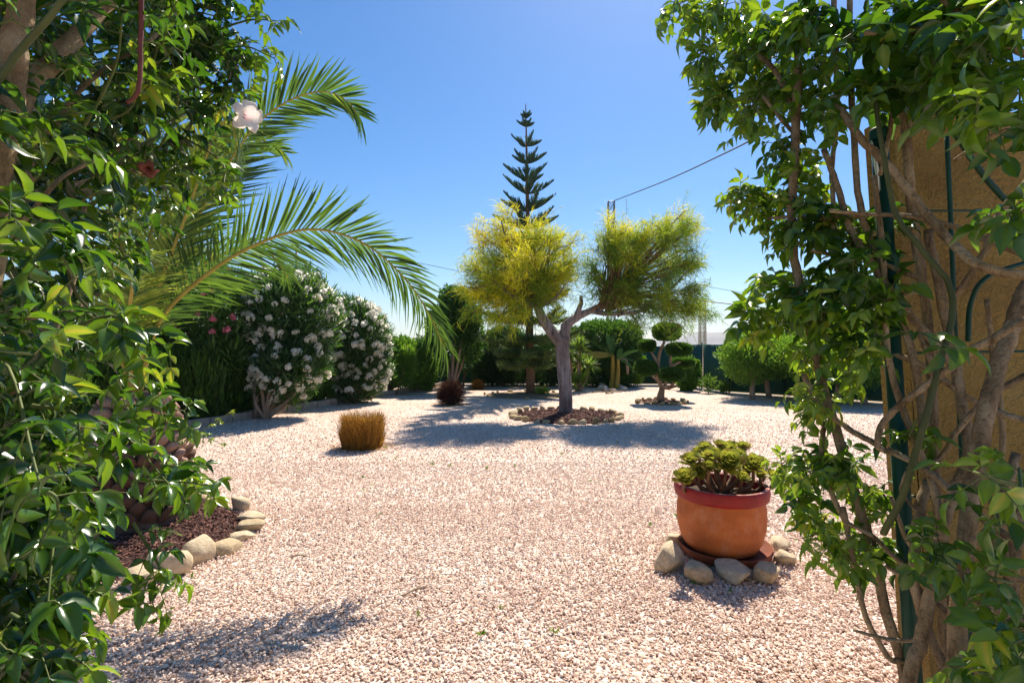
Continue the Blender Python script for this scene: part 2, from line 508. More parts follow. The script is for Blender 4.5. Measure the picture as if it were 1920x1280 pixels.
# ------------------------------------------------------------------ setting
g = Geo()
R0 = 3400
g.add([(-R0, -R0, -.004), (R0, -R0, -.004), (R0, R0, -.004), (-R0, R0, -.004)], [(0, 1, 2, 3)])
g.build('ground', M['earth'], kind='structure')

LB = np.array([(-9.2, -3.0), (-7.6, 4.6), (-5.55, 10.1), (-3.65, 15.6), (-2.5, 19.3)])       # left kerb line
RB = np.array([(6.35, 19.3), (6.85, 16.3), (10.2, 12.6), (16.5, 5.6), (18, -3)])              # right fence line
poly = [(*p, 0.0) for p in LB] + [(*p, 0.0) for p in RB]
me = bpy.data.meshes.new('gravel_court')
me.from_pydata(poly, [], [tuple(range(len(poly)))[::-1]])
me.materials.append(M['gravel'])
link('gravel_court', me, kind='structure')

BEDS = [((-2.98, 3.95), .80), ((1.15, 10.9), 1.12), ((3.92, 13.55), .6)]
# pebbles ------------------------------------------------------------
def pebbles():
    g = Geo()
    def band(y0, y1, dens, tpls, s0, s1, fade=False):
        xw = 1.1 * y1 + .4
        n = int(dens * (y1 - y0) * 2 * xw)
        x, y = U(-xw, xw, n), U(y0, y1, n)
        k = (np.abs(x) < 1.1 * y + .4) & (x > np.interp(y, LB[:, 1], LB[:, 0]) + .1) & (x < 8)
        if fade:
            k &= U(0, 1, n) < ((y1 - y) / (y1 - y0)) ** 1.3
        for (c, r) in BEDS:
            k &= (x - c[0]) ** 2 + (y - c[1]) ** 2 > r * r
        x, y = x[k], y[k]
        n = len(x)
        var = rng.integers(0, len(tpls), n)
        s = U(s0, s1, n) * np.where(U(0, 1, n) < .06, 1.45, 1)
        tint = np.clip(rng.normal(.68, .24, n) + .10 * wav(np.stack([x, y, 0 * x], 1), 2.2, 5) - .5 * (U(0, 1, n) < .035), 0, 1)
        d = rdir(n)
        d[:, 2] *= .35
        u = rdir(n) + np.array([0, 0, 1.2])
        for v, tpl in enumerate(tpls):
            q = var == v
            m = mats(d[q], u[q], s[q], s[q] * U(.6, .9, q.sum()), s[q] * U(.45, .75, q.sum()))
            z = s[q] * U(.1, .8, q.sum()) + .007 * (1 + wav(np.stack([x[q], y[q], 0 * x[q]], 1), 7, 77)) * (y[q] < 6)
            g.inst(tpl, m, np.stack([x[q], y[q], z], 1), tint[q])
    def jit(t, seed):
        r = np.random.default_rng(seed)
        return (t[0] * r.uniform(.68, 1.15, (len(t[0]), 1)), t[1])
    A = [jit(ICO1, i) for i in range(6)]
    B = [jit(OCT, 20 + i) for i in range(6)]
    band(1.9, 3.2, 4300, A[:4] + B[:3], .0064, .0118)
    band(3.2, 4.8, 2900, B, .0075, .0132)
    band(4.8, 6.6, 1600, B, .008, .0135)
    band(6.6, 13.0, 520, B, .010, .017, True)
    g.build('gravel', M['pebble'], smooth=False, kind='stuff')
pebbles()

# hills on the horizon -------------------------------------------------
def hills():
    n = 160
    th = np.linspace(-75, 75, n)
    x = np.tan(np.radians(th))
    base = 2600
    h = 26 + 14 * np.sin(th * .31 + 1) + 9 * np.sin(th * .77) + 5 * np.sin(th * 1.9 + 2) + 3 * np.sin(th * 4.3)
    h += 55 * np.exp(-((th - 25.5) / 5.5) ** 2) + 30 * np.exp(-((th - 34) / 5) ** 2) + 30 * np.exp(-((th + 30) / 9) ** 2)
    h = np.maximum(h, 6)
    V, F = [], []
    for i in range(n):
        p = np.array([math.sin(math.radians(th[i])), math.cos(math.radians(th[i])), 0]) * base
        for j, (k, hh) in enumerate([(.86, -2), (.93, .45), (1.0, 1.0), (1.12, -.3)]):
            q = p * k
            q[2] = hh * h[i] * (1 + .15 * math.sin(i * 1.3 + j)) if hh > 0 else -2
            V.append(q)
    for i in range(n - 1):
        for j in range(3):
            a = i * 4 + j
            F.append((a, a + 4, a + 5, a + 1))
    Geo().add(V, F).build('hills', M['hill'], kind='structure')
hills()

# ------------------------------------------------------------------ kerb on the left
def kerb():
    root = bpy.data.objects.new('kerb', None)
    COL.objects.link(root)
    root.location = (LB[1][0], LB[1][1], 0)
    root['kind'] = 'structure'
    root['label'] = 'low kerb of pale concrete blocks under the hedge'
    root['category'] = 'kerb'
    for a, b in zip(LB[1:-1], LB[2:]):
        L = np.linalg.norm(b - a)
        n = int(round(L / .5))
        ang = math.atan2(b[1] - a[1], b[0] - a[0])
        for i in range(n):
            c = a + (b - a) * (i + .5) / n
            h = .16 + U(-.015, .02)
            Geo().box((c[0], c[1], h / 2 - .01), (L / n - .02, .10, h), rz=ang + U(-.02, .02)).build('kerb_block', M['kerb'], root, smooth=False)
kerb()

# ------------------------------------------------------------------ generic foliage
def foliage(g, ells, n, size, aspect=.45, out=1.0, up=.3, rnd=.8, shell=.35, lump=.14, tpl=RHOMB, tmean=.5, tsd=.2, seed=1, flat=.0, zmin=.05, tup=.12):
    """leaf-sized faces spread through the outer volume of lumpy ellipsoids"""
    vol = np.array([(e[3] * e[4] + e[3] * e[5] + e[4] * e[5]) for e in ells])
    cnt = rng.multinomial(n, vol / vol.sum())
    for e, m in zip(ells, cnt):
        c, r = np.array(e[:3]), np.array(e[3:6])
        u = rdir(m)
        if flat:
            u = u / (np.abs(u) ** flat).sum(1, keepdims=True) ** (1 / flat)
        rad = (1 - shell * U(0, 1, m) ** 1.6) * (1 + lump * wav(u, 4.5, seed) + lump * .6 * wav(u, 10, seed + 3)) * (1 + .05 * rng.normal(size=m))
        p = c + u * r * rad[:, None]
        d = nrm(u * out + rdir(m) * rnd + np.array([0, 0, up]))
        nn = nrm(rdir(m) + u * .8 + np.array([0, 0, .5]))
        s = size * U(.65, 1.3, m)
        t = np.clip(tmean + rng.normal(0, tsd, m) + tup * wav(p, 3.0, seed + 9), 0, 1)
        k = p[:, 2] > zmin
        g.inst(tpl, mats(d[k], nn[k], s[k], s[k] * aspect), p[k], t[k])
    return g

def branchy(g, base, tips, r0, r1=.006, bend=.12, n=6):
    for tp in tips:
        mid = (np.asarray(base) * .45 + np.asarray(tp) * .55) + rng.normal(0, bend, 3)
        c = spline([base, mid, tp], 5)
        g.tube(c, np.linspace(r0, r1, len(c)), n)

# ---------------------------------------------------------- hedge conifers along the left kerb
def conifer(x, y, h, rx, ry, label, n=6500, dark=.62, seed=1):
    t = thing('clipped_conifer', label, 'hedge', (x, y, 0), 'clipped conifers along the kerb')
    Geo().tube([(x, y, 0), (x, y, h * .9)], [.06, .02]).build('trunk', M['bark_brown'], t)
    g = Geo()
    th = U(0, 6.28, n)
    z = h * U(0.02, 1, n)
    prof = np.sqrt(np.clip(1 - (z / h) ** 7, 0.02, 1)) * (.86 + .14 * np.sin(np.clip(z / h, 0, 1) * 3.0))
    rad = prof * (1 - .3 * U(0, 1, n) ** 2) * (1 + .07 * np.sin(th * 9 + seed) + .05 * np.sin(th * 17 + z * 2))
    p = np.stack([x + np.cos(th) * rx * rad, y + np.sin(th) * ry * rad, z], 1)
    u = np.stack([np.cos(th), np.sin(th), 0 * th], 1)
    d = nrm(u * .35 + np.array([0, 0, 1.0]) + rdir(n) * .3)
    s = U(.10, .2, n)
    g.inst(RHOMB, mats(d, nrm(u + rdir(n) * .5), s, s * .32), p, np.clip(dark + rng.normal(0, .2, n) + .1 * np.sin(th * 9), 0, 1))
    g.build('foliage', M['cypress'], t, smooth=False, kind='stuff')
con = [(-7.55, 6.6, 1.55), (-7.1, 7.7, 1.5), (-6.65, 8.9, 1.45), (-6.3, 10.0, 1.45), (-5.9, 11.2, 1.45), (-5.45, 12.4, 1.3), (-5.1, 13.4, 1.35), (-4.7, 14.5, 1.55)]
for i, (x, y, h) in enumerate(con):
    conifer(x, y, h, .62, .72, 'dark green clipped conifer of the hedge row behind the oleanders', seed=i)

# ---------------------------------------------------------- oleanders
def flower_mesh(mat, seed):
    r = np.random.default_rng(seed)
    g = Geo()
    n = 11
    u = nrm(r.normal(size=(n, 3)) + np.array([0, 0, .35]))
    rad = r.uniform(.15, .75, n)
    tpl = leaf_tpl((0, .35, .7, 1), (.10, .34, .42, .10), .25, .25)
    for k in range(n):
        a = nrm(np.cross(u[k], [0.3, .5, .8]))
        b = np.cross(u[k], a)
        for j in range(4):
            an = j * 1.57 + r.uniform(0, 1)
            d = nrm(a * math.cos(an) + b * math.sin(an) + u[k] * .55)
            g.inst(tpl, mats(d[None], u[k][None], .52, .52), (u[k] * rad[k])[None], r.uniform(.4, 1))
    return g.mesh('flower_cluster', mat, False)
FLW = [flower_mesh(M['petal'], i) for i in range(4)]
FLP = [flower_mesh(M['pink'], 10 + i) for i in range(3)]
def oleander(base, ells, label, n, flowers, fl_meshes, fsize, tmean=.45, seed=1, fn=None):
    t = thing('oleander', label, 'bush', (base[0], base[1], 0), 'oleander bushes along the kerb')
    g = Geo()
    tips = [np.array(e[:3]) + rdir(1)[0] * np.array(e[3:6]) * .4 for e in ells for _ in range(3)]
    for k in range(5):
        b = np.array([base[0] + U(-.16, .16), base[1] + U(-.12, .12), 0])
        branchy(g, b, [tips[j] for j in range(k % len(tips), len(tips), 5)], .045, .012)
    g.build('stem', M['bark_tan'], t)
    g = foliage(Geo(), ells, n, .17, .17, out=.9, up=.55, rnd=.65, shell=.5, lump=.13, tpl=BLADE, tmean=tmean, tsd=.2, seed=seed)
    g.build('foliage', M['olean'], t, smooth=False, kind='stuff')
    C = np.array([0, 0, CAMH])
    vol = np.array([e[3] * e[5] for e in ells])
    k = 0
    tries = 0
    while k < flowers and tries < 6000:
        tries += 1
        i = rng.choice(len(ells), p=vol / vol.sum())
        e = ells[i]
        u = rdir(1)[0]
        c, r = np.array(e[:3]), np.array(e[3:6])
        p = c + u * r * U(.97, 1.06)
        if np.dot(u, nrm(C - c)) < -.25 or p[2] < .3:
            continue
        if any(np.sum(((p - np.array(f[:3])) / np.array(f[3:6])) ** 2) < .85 for f in ells):
            continue
        if fn and not fn(p):
            continue
        s = fsize * U(.7, 1.2)
        R = Matrix.Rotation(U(0, 6.28), 4, 'Z') @ Matrix.Rotation(U(-.6, .6), 4, 'X')
        link('flower_cluster', fl_meshes[k % len(fl_meshes)], t, M=Matrix.Translation(Vector(p)) @ R @ Matrix.Scale(s, 4))
        k += 1
    return t
def E(x, y, d, rx, rz, ry=None):
    c = P(x, y, d)
    k = d / FPX
    return (c[0], c[1], c[2], rx * k, (ry if ry else rx * .9) * k, rz * k)
oleander((-6.95, 10.9), [E(410, 590, 10.6, 75, 85), E(350, 600, 10.4, 70, 90), E(370, 520, 10.5, 55, 45), E(448, 610, 10.8, 42, 65), E(270, 600, 10.2, 70, 90), E(420, 660, 10.5, 55, 40)],
         'oleander bush with pink flowers beside the palm', 15000, 46, FLP, .085, .68, seed=3, fn=lambda p: p[2] > 1.7)
oleander((-5.15, 10.6), [E(540, 585, 10.9, 75, 80), E(520, 660, 10.8, 55, 80), E(590, 600, 11.2, 50, 70), E(500, 560, 10.9, 40, 55), E(560, 545, 11.2, 45, 45), E(570, 680, 10.9, 45, 50), E(500, 720, 10.7, 30, 40), E(545, 725, 10.8, 34, 36), E(530, 690, 10.5, 50, 45)],
         'tall oleander with scattered white flowers and several tan stems at its base', 15000, 130, FLW, .105, .45, seed=5)
oleander((-4.2, 13.6), [E(670, 640, 13.7, 58, 72), E(655, 600, 13.9, 42, 40), E(690, 690, 13.7, 40, 50), E(640, 690, 13.5, 35, 55), E(700, 640, 14, 28, 50), E(665, 725, 13.5, 45, 32)],
         'rounded oleander densely covered in white flowers down to the kerb', 12000, 150, FLW, .12, .48, seed=8)

# ---------------------------------------------------------- shrubs and hedges at the back
def shrub(name, label, cat, base, ells, n, size, mat, aspect=.5, group=None, trunk=.05, bark='bark_brown', **kw):
    t = thing(name, label, cat, (base[0], base[1], 0), group)
    g = Geo()
    b = np.array([base[0], base[1], 0.0])
    branchy(g, b, [np.array(e[:3]) + np.array([0, 0, e[5] * .2]) for e in ells], trunk, trunk * .3, .04)
    g.build('stem', M[bark], t)
    foliage(Geo(), ells, n, size, aspect, **kw).build('foliage', M[mat], t, smooth=False, kind='stuff')
    return t
shrub('hedge_shrub', 'green hedge bush behind the white oleanders with a flat clipped top', 'hedge', (-4.0, 16.6),
      [E(760, 680, 16.6, 42, 48), E(735, 670, 16.0, 25, 38), E(790, 690, 17.2, 30, 40)], 14000, .11, 'bright', seed=12, tmean=.4)
shrub('hedge_shrub', 'small loose pale green bush at the kerb after the white oleander', 'bush', (-3.55, 15.7),
      [E(760, 690, 15.7, 20, 28), E(765, 665, 15.7, 14, 16)], 1500, .11, 'bright', seed=13, trunk=.02)
shrub('leafy_tree', 'dark leafy tree with a slim pale trunk near the tip of the palm frond', 'tree', (-2.0, 17.0),
      [E(855, 590, 17, 40, 36), E(850, 560, 17, 28, 24), E(880, 640, 17.4, 26, 42), E(825, 610, 17.2, 26, 36), E(870, 610, 17, 30, 40)], 9000, .13, 'hedge', trunk=.06, bark='bark_tan', seed=14, tmean=.5, shell=.6)
shrub('leafy_tree', 'dark low tree with crooked stem behind the dark round grass clump', 'tree', (-1.75, 18.2),
      [E(880, 665, 18.4, 28, 34), E(830, 660, 18.4, 34, 40), E(800, 665, 18.2, 26, 34)], 6500, .12, 'hedge', trunk=.05, seed=15, tmean=.35)
shrub('hedge_shrub', 'broad dark hedge bush along the back fence left of the conifer trunk', 'hedge', (-.3, 19.0),
      [E(930, 672, 19, 36, 50), E(965, 672, 19, 36, 52), E(905, 690, 18.9, 20, 32), E(945, 640, 19.2, 34, 26)], 17000, .12, 'olean', seed=16, tmean=.35, aspect=.3)
shrub('hedge_shrub', 'dark hedge bush on the back fence behind the grey trunk', 'hedge', (1.4, 19.0),
      [E(1030, 680, 19, 36, 46), E(1065, 668, 19.1, 30, 44), E(1075, 640, 19.3, 26, 26)], 13000, .12, 'olean', seed=17, tmean=.38, aspect=.3)
shrub('hedge_shrub', 'large rounded clipped green hedge behind the banana plants', 'hedge', (3.65, 19.0),
      [E(1143, 655, 19, 52, 50), E(1115, 640, 19.2, 34, 34), E(1168, 642, 19.1, 34, 36), E(1143, 690, 18.9, 50, 34)], 24000, .11, 'hedge', seed=18, tmean=.55, lump=.07, flat=2.8)
shrub('hedge_shrub', 'light green bush behind the clipped topiary against the fence', 'bush', (5.3, 17.6),
      [E(1297, 700, 17.0, 12, 28), E(1196, 690, 18.5, 12, 26), E(1288, 718, 17.0, 14, 14)], 5000, .11, 'bright', seed=19, tmean=.45)

# row of small trees on the right fence
rt = [(1412, 748, 48, 55), (1442, 744, 62, 52), (1572, 756, 84, 60), (1622, 758, 90, 62), (1510, 752, 78, 52)]
lab = ['small round-headed tree with a straight trunk next to the fence post', 'small tree whose trunk stands close beside its straight twin at the fence',
       'small tree with a thin upright trunk in the row along the angled fence', 'small tree with a leaning forked trunk in the row along the angled fence',
       'small tree with a hidden trunk in the middle of the row along the angled fence']
for i, (x, y, w, h) in enumerate(rt):
    b = GP(x, y)
    k = b[1] / FPX
    t = thing('small_tree', lab[i], 'tree', (b[0], b[1], 0), 'small trees along the angled fence')
    g = Geo()
    lean = [0.02, -.08, .03, -.22, .1][i]
    top = b + np.array([lean, 0, .62])
    g.tube(spline([b, b + np.array([lean * .3 - .03, 0, .3]), top], 5), np.linspace(.085, .06, 11), 8, wob=.06)
    branchy(g, top - np.array([0, 0, .05]), [top + np.array([U(-.5, .5), U(-.4, .4), U(.3, .6)]) for _ in range(5)], .05, .012, .05)
    g.build('trunk', M['bark_tan'], t)
    e = [(b[0] + lean + U(-.1, .1), b[1], 1.14, w * k * 1.2, w * k * .9, h * k * .76), (b[0] + lean + U(-.3, .3), b[1] + .1, 1.3, w * k * .7, w * k * .7, h * k * .55)]
    foliage(Geo(), e, 11000, .085, .45, shell=.5, tmean=.55, tsd=.22, seed=30 + i, out=.8, up=.5).build('crown', M['bright'], t, smooth=False, kind='stuff')
for i, (x, y, d, rx, rz) in enumerate([(1420, 640, 18.5, 45, 30), (1490, 640, 17.8, 50, 34), (1560, 635, 17, 55, 40), (1640, 640, 16.4, 60, 40), (1750, 640, 15.5, 70, 45)]):
    c = P(x, y, d)
    shrub('bush', ['pale bush beyond the fence showing over the post', 'bright bush beyond the fence behind the twin trunks', 'bright bush beyond the fence behind the hanging vine',
                   'bright bush beyond the fence beside the yellow pillar', 'bright bush beyond the fence hidden behind the yellow pillar'][i], 'bush', c[:2], [E(x, y + 12, d, rx, rz + 12), E(x + 20, y - 8, d + .2, rx * .4, rz)], 4500, .11, 'bright',
          seed=50 + i, tmean=.65, shell=.6)
# little plants
for i, (x, y, hh, lb) in enumerate([(1328, 737, 32, 'young oleander plant standing on gravel before the green fence'), (1360, 738, 20, 'tiny young plant beside the fence post on the gravel'),
                                    (1017, 741, 13, 'small bright green ground plant beside the conifer trunk')]):
    b = GP(x, y)
    k = b[1] / FPX
    mat = 'olean' if i < 2 else 'yucca'
    shrub('young_plant', lb, 'plant', b[:2], [(b[0], b[1], hh * k * .5, hh * k * (.42 if i < 2 else .8), hh * k * .4, hh * k * .55)], 260, .13, mat, aspect=.28, tpl=BLADE, up=.9, shell=.8,
          trunk=.012, seed=70 + i, tmean=.75)

# ------------------------------------------------------------------ fences
def fence(pts, name, label, h, panel=1.9):
    t = thing(name, label, 'fence', (pts[0][0], pts[0][1], 0))
    pts = [np.array(p, float) for p in pts]
    for a, b in zip(pts[:-1], pts[1:]):
        L = np.linalg.norm(b - a)
        n = max(1, int(round(L / panel)))
        ang = math.atan2(b[1] - a[1], b[0] - a[0])
        ux = (b - a) / L
        nx = np.array([-ux[1], ux[0]])
        for i in range(n):
            p0, p1 = a + ux * (L * i / n), a + ux * (L * (i + 1) / n)
            V, F = [], []
            m = 14
            for j in range(m + 1):
                q = p0 + (p1 - p0) * (j / m)
                w = .012 * math.sin(j * 1.7 + i)
                for zz in (.04, h * .5, h):
                    V.append((q[0] + nx[0] * w, q[1] + nx[1] * w, zz - (.02 * math.sin(math.pi * j / m) if zz == h else 0)))
            for j in range(m):
                for s in (0, 1):
                    F.append((j * 3 + s, j * 3 + 3 + s, j * 3 + 4 + s, j * 3 + 1 + s))
            g = Geo().add(V, F)
            o = g.build('screen_panel', M['screen'], t)
            md = o.modifiers.new('thick', 'SOLIDIFY')
            md.thickness = .006
            Geo().tube([(p0[0] - nx[0] * .035, p0[1] - nx[1] * .035, -.02), (p0[0] - nx[0] * .035, p0[1] - nx[1] * .035, h + .06)], .024, 8).build('post', M['greenmetal'], t)
    return t
fence([(-4.3, 20.0), (6.45, 19.6)], 'screen_fence', 'dark green fabric screen fence behind the back hedges', 1.5)
fence([(6.45, 19.6), (6.95, 16.35), (10.3, 12.75), (16.6, 5.8)], 'screen_fence', 'dark green fabric screen fence turning an angle behind the small trees', 1.56)

# ------------------------------------------------------------------ grey broom tree in the middle
def ring(center, rad, n, meshes, size, label, group, jitter=.05, skip=None, ang0=0, name='edging_stone'):
    for i in range(n):
        a = ang0 + 2 * math.pi * i / n + U(-.04, .04)
        x, y = center[0] + math.cos(a) * (rad + U(-jitter, jitter)), center[1] + math.sin(a) * (rad + U(-jitter, jitter))
        if skip and skip(x, y):
            continue
        s = size * U(.8, 1.2)
        sc = (s * U(.95, 1.3), s * U(.75, 1.0), s * U(.6, .85))
        o = link(name, random.choice(meshes), M=Matrix.Translation((x, y, sc[2] * .52)) @ Matrix.Rotation(a + 1.57 + U(-.4, .4), 4, 'Z') @ Matrix.Diagonal((*sc, 1)))
        tag(o, label, 'stone', group)
ROCKS = [rock_mesh(i, M['rock']) for i in range(6)]
ROCKO = [rock_mesh(20 + i, M['rock_ochre'], ICO2) for i in range(5)]
ROCKS2 = [rock_mesh(40 + i, M['rock'], ICO2) for i in range(5)]
ROCKW = [rock_mesh(60 + i, M['rock_white'], ICO2) for i in range(4)]
def mulch_bed(name, c, r, n, chip, matd='mulch', matc='chips', z=.03):
    V = [(c[0], c[1], z + .03)]
    m = 40
    for k in range(3):
        for i in range(m):
            a = 2 * math.pi * i / m
            rr = r * (k + 1) / 3 * (1 + (.03 * math.sin(a * 5) if k == 2 else 0))
            V.append((c[0] + rr * math.cos(a), c[1] + rr * math.sin(a), (z + .02, z + .008, .004)[k] + U(-.004, .004)))
    F3 = [(0, 1 + i, 1 + (i + 1) % m) for i in range(m)]
    F4 = [(1 + k * m + i, 1 + (k + 1) * m + i, 1 + (k + 1) * m + (i + 1) % m, 1 + k * m + (i + 1) % m) for k in range(2) for i in range(m)]
    g = Geo().add(V, F3)
    g.F4.append(np.array(F4))
    g.build(name, M[matd], kind='structure')
    if n:
        a, rr = U(0, 6.28, n), r * np.sqrt(U(0, .95, n))
        zz = np.interp(rr / r, [0, .33, .66, 1], [z + .035, z + .025, z + .014, .01]) + U(0, .012, n)
        p = np.stack([c[0] + rr * np.cos(a), c[1] + rr * np.sin(a), zz], 1)
        s = chip * U(.5, 1.3, n)
        d = rdir(n)
        d[:, 2] *= .4
        Geo().inst(OCT, mats(d, rdir(n) + np.array([0, 0, 1]), s, s * .5, s * .25), p, U(0, 1, n)).build('bark_mulch', M[matc], smooth=False, kind='stuff')
mulch_bed('planting_bed', (1.15, 10.9), 1.12, 5000, .03)
ring((1.15, 10.9), 1.14, 15, ROCKO, .105, 'ochre rounded stone in the ring around the grey-trunked tree', 'stones around the grey-trunked tree', ang0=.1)
ring((1.15, 10.9), 1.14, 15, ROCKS2, .10, 'pale rounded stone in the ring around the grey-trunked tree', 'pale stones around the grey-trunked tree', ang0=.31)

def broom_tree():
    D = 11.1
    b = P(1060, 778, D)
    b[2] = 0
    t = thing('broom_tree', 'grey-trunked forked tree with two airy yellow-green crowns in a stone ring', 'tree', (b[0], b[1], 0))
    g = Geo()
    tr = spline([P(1061, 782, D), P(1060, 740, D), P(1057, 690, D), P(1054, 655, D), P(1056, 632, D)], 6)
    g.tube(tr, np.interp(np.linspace(0, 1, len(tr)), [0, .06, .3, .7, 1], [.175, .152, .142, .150, .15]), 14, wob=.035)
    g.build('trunk', M['bark_grey'], t)
    limbs = [([(1056, 645, D), (1040, 628, D - .05), (1022, 605, D - .1), (1008, 575, D - .1), (1000, 540, D), (985, 490, D)], 13, 4),
             ([(1056, 640, D), (1060, 618, D), (1066, 606, D), (1085, 592, D + .05), (1108, 582, D + .1), (1150, 560, D + .1), (1190, 520, D)], 11, 4),
             ([(1080, 596, D), (1086, 578, D), (1090, 568, D + .1), (1089, 554, D + .1)], 6, 3),
             ([(1106, 582, D + .1), (1140, 588, D), (1190, 585, D - .2), (1240, 570, D - .2)], 6, 2),
             ([(1008, 575, D - .1), (970, 560, D - .3), (930, 530, D - .4)], 5, 2),
             ([(1062, 625, D), (1058, 612, D - .02), (1062, 606, D)], 8, 6),
             ([(1002, 545, D), (1012, 510, D - .1), (1030, 470, D - .1), (1045, 445, D)], 4, 1), ([(1000, 540, D), (975, 500, D - .2), (950, 450, D - .3), (940, 415, D - .3)], 4, 1), ([(1010, 575, D - .1), (1040, 560, D - .3), (1062, 530, D - .3)], 4, 1),
             ([(1150, 560, D + .1), (1150, 520, D - .1), (1135, 470, D - .2), (1130, 440, D - .2)], 4, 1), ([(1190, 520, D), (1220, 470, D - .2), (1260, 420, D - .2), (1285, 395, D - .2)], 4, 1), ([(1175, 540, D), (1185, 490, D - .3), (1180, 430, D - .3)], 4, 1), ([(1200, 580, D - .2), (1255, 545, D - .4), (1295, 500, D - .4)], 4, 1)]
    for pts, w0, w1 in limbs:
        c = spline([P(*p) for p in pts], 5)
        Geo().tube(c, np.linspace(w0, w1, len(c)) * D / FPX, 9, wob=.05).build('limb', M['bark_grey'], t)
    crowns = [([E(965, 500, D, 78, 74, 85), E(930, 480, D, 48, 50, 60), E(925, 540, D, 55, 42, 60), E(1020, 500, D, 50, 62, 60), E(985, 440, D, 46, 42, 50), E(950, 425, D, 24, 32, 30), E(985, 560, D - .2, 66, 36, 60), E(1050, 480, D, 34, 46, 40), E(900, 565, D, 34, 24, 40), E(965, 590, D - .2, 62, 20, 50), E(885, 500, D, 22, 34, 30), E(1078, 505, D, 20, 44, 30)],
               P(1000, 560, D), .60, 1),
              ([E(1215, 500, D, 88, 72, 85), E(1180, 450, D, 60, 44, 60), E(1262, 440, D, 42, 52, 50), E(1270, 530, D, 48, 52, 60), E(1160, 520, D, 46, 58, 60), E(1220, 560, D, 80, 38, 70), E(1150, 560, D + .2, 40, 30, 50), E(1128, 490, D, 24, 50, 34), E(1275, 580, D, 42, 28, 50), E(1200, 592, D, 82, 20, 60), E(1285, 400, D, 22, 22, 26), E(1112, 520, D, 18, 44, 28)],
               P(1140, 570, D), .34, 2)]
    for ells, root, tm, sd in crowns:
        gb, gf = Geo(), Geo()
        vol = np.array([e[3] * e[4] * e[5] for e in ells])
        # clumps of sprays with gaps between them
        nc = 120
        for q_ in range(nc):
            e = ells[rng.choice(len(ells), p=vol / vol.sum())]
            u = rdir(1)[0]
            cc = np.array(e[:3]) + u * np.array(e[3:6]) * U(.4, 1.1)
            mid = root * .5 + cc * .5 + np.array([0, 0, .12]) + rng.normal(0, .1, 3)
            c = spline([root + rng.normal(0, .1, 3), mid, cc], 4)
            gb.tube(c, np.linspace(.024, .007, len(c)), 5, caps=False)
            high = (cc[2] - root[2]) / 1.6
            tc = tm + .34 * high + rng.normal(0, .2)
            for k in range(9):
                tip = cc + rng.normal(0, 1, 3) * np.array([.12, .12, .10])
                gb.tube([cc, (cc + tip) / 2 + np.array([0, 0, .03]), tip], [.008, .006, .003], 3, caps=False)
                ax = nrm(nrm(tip - root) + rng.normal(0, .45, 3) + np.array([0, 0, .25]))
                m = rng.integers(14, 25)
                q = tip + ax * U(-.2, .2, m)[:, None] + rng.normal(0, .03, (m, 3))
                d = nrm(ax * .75 + rng.normal(0, .5, (m, 3)) + np.array([0, 0, -.25]))
                L = U(.09, .30, m)
                gf.inst(STRAND, mats(d, rdir(m) + np.array([0, 0, 1.]), L, U(.006, .012, m), L * 1.6), q, np.clip(tc + rng.normal(0, .13, m), 0, 1))
        # loose wisps hanging below and standing out of the outline
        for k in range(90):
            e = ells[rng.choice(len(ells), p=vol / vol.sum())]
            u = rdir(1)[0]
            tip = np.array(e[:3]) + u * np.array(e[3:6]) * U(.9, 1.12)
            end = tip + u * U(.1, .35) + np.array([0, 0, U(-.3, .1)])
            c = spline([tip, (tip + end) / 2 + np.array([0, 0, .06]), end], 3)
            gb.tube(c, np.linspace(.004, .0015, len(c)), 3, caps=False)
            m = 16
            q = c[rng.integers(0, len(c), m)]
            gf.inst(STRAND, mats(nrm(rng.normal(0, .6, (m, 3)) + u * .5 + np.array([0, 0, -.3])), rdir(m), U(.06, .16, m), U(.005, .009, m)), q, np.clip(tm + rng.normal(0, .15, m), 0, 1))
        gb.build('branch', M['bark_brown'], t)
        gf.build('crown', M['broom'], t, smooth=False, kind='stuff')
broom_tree()

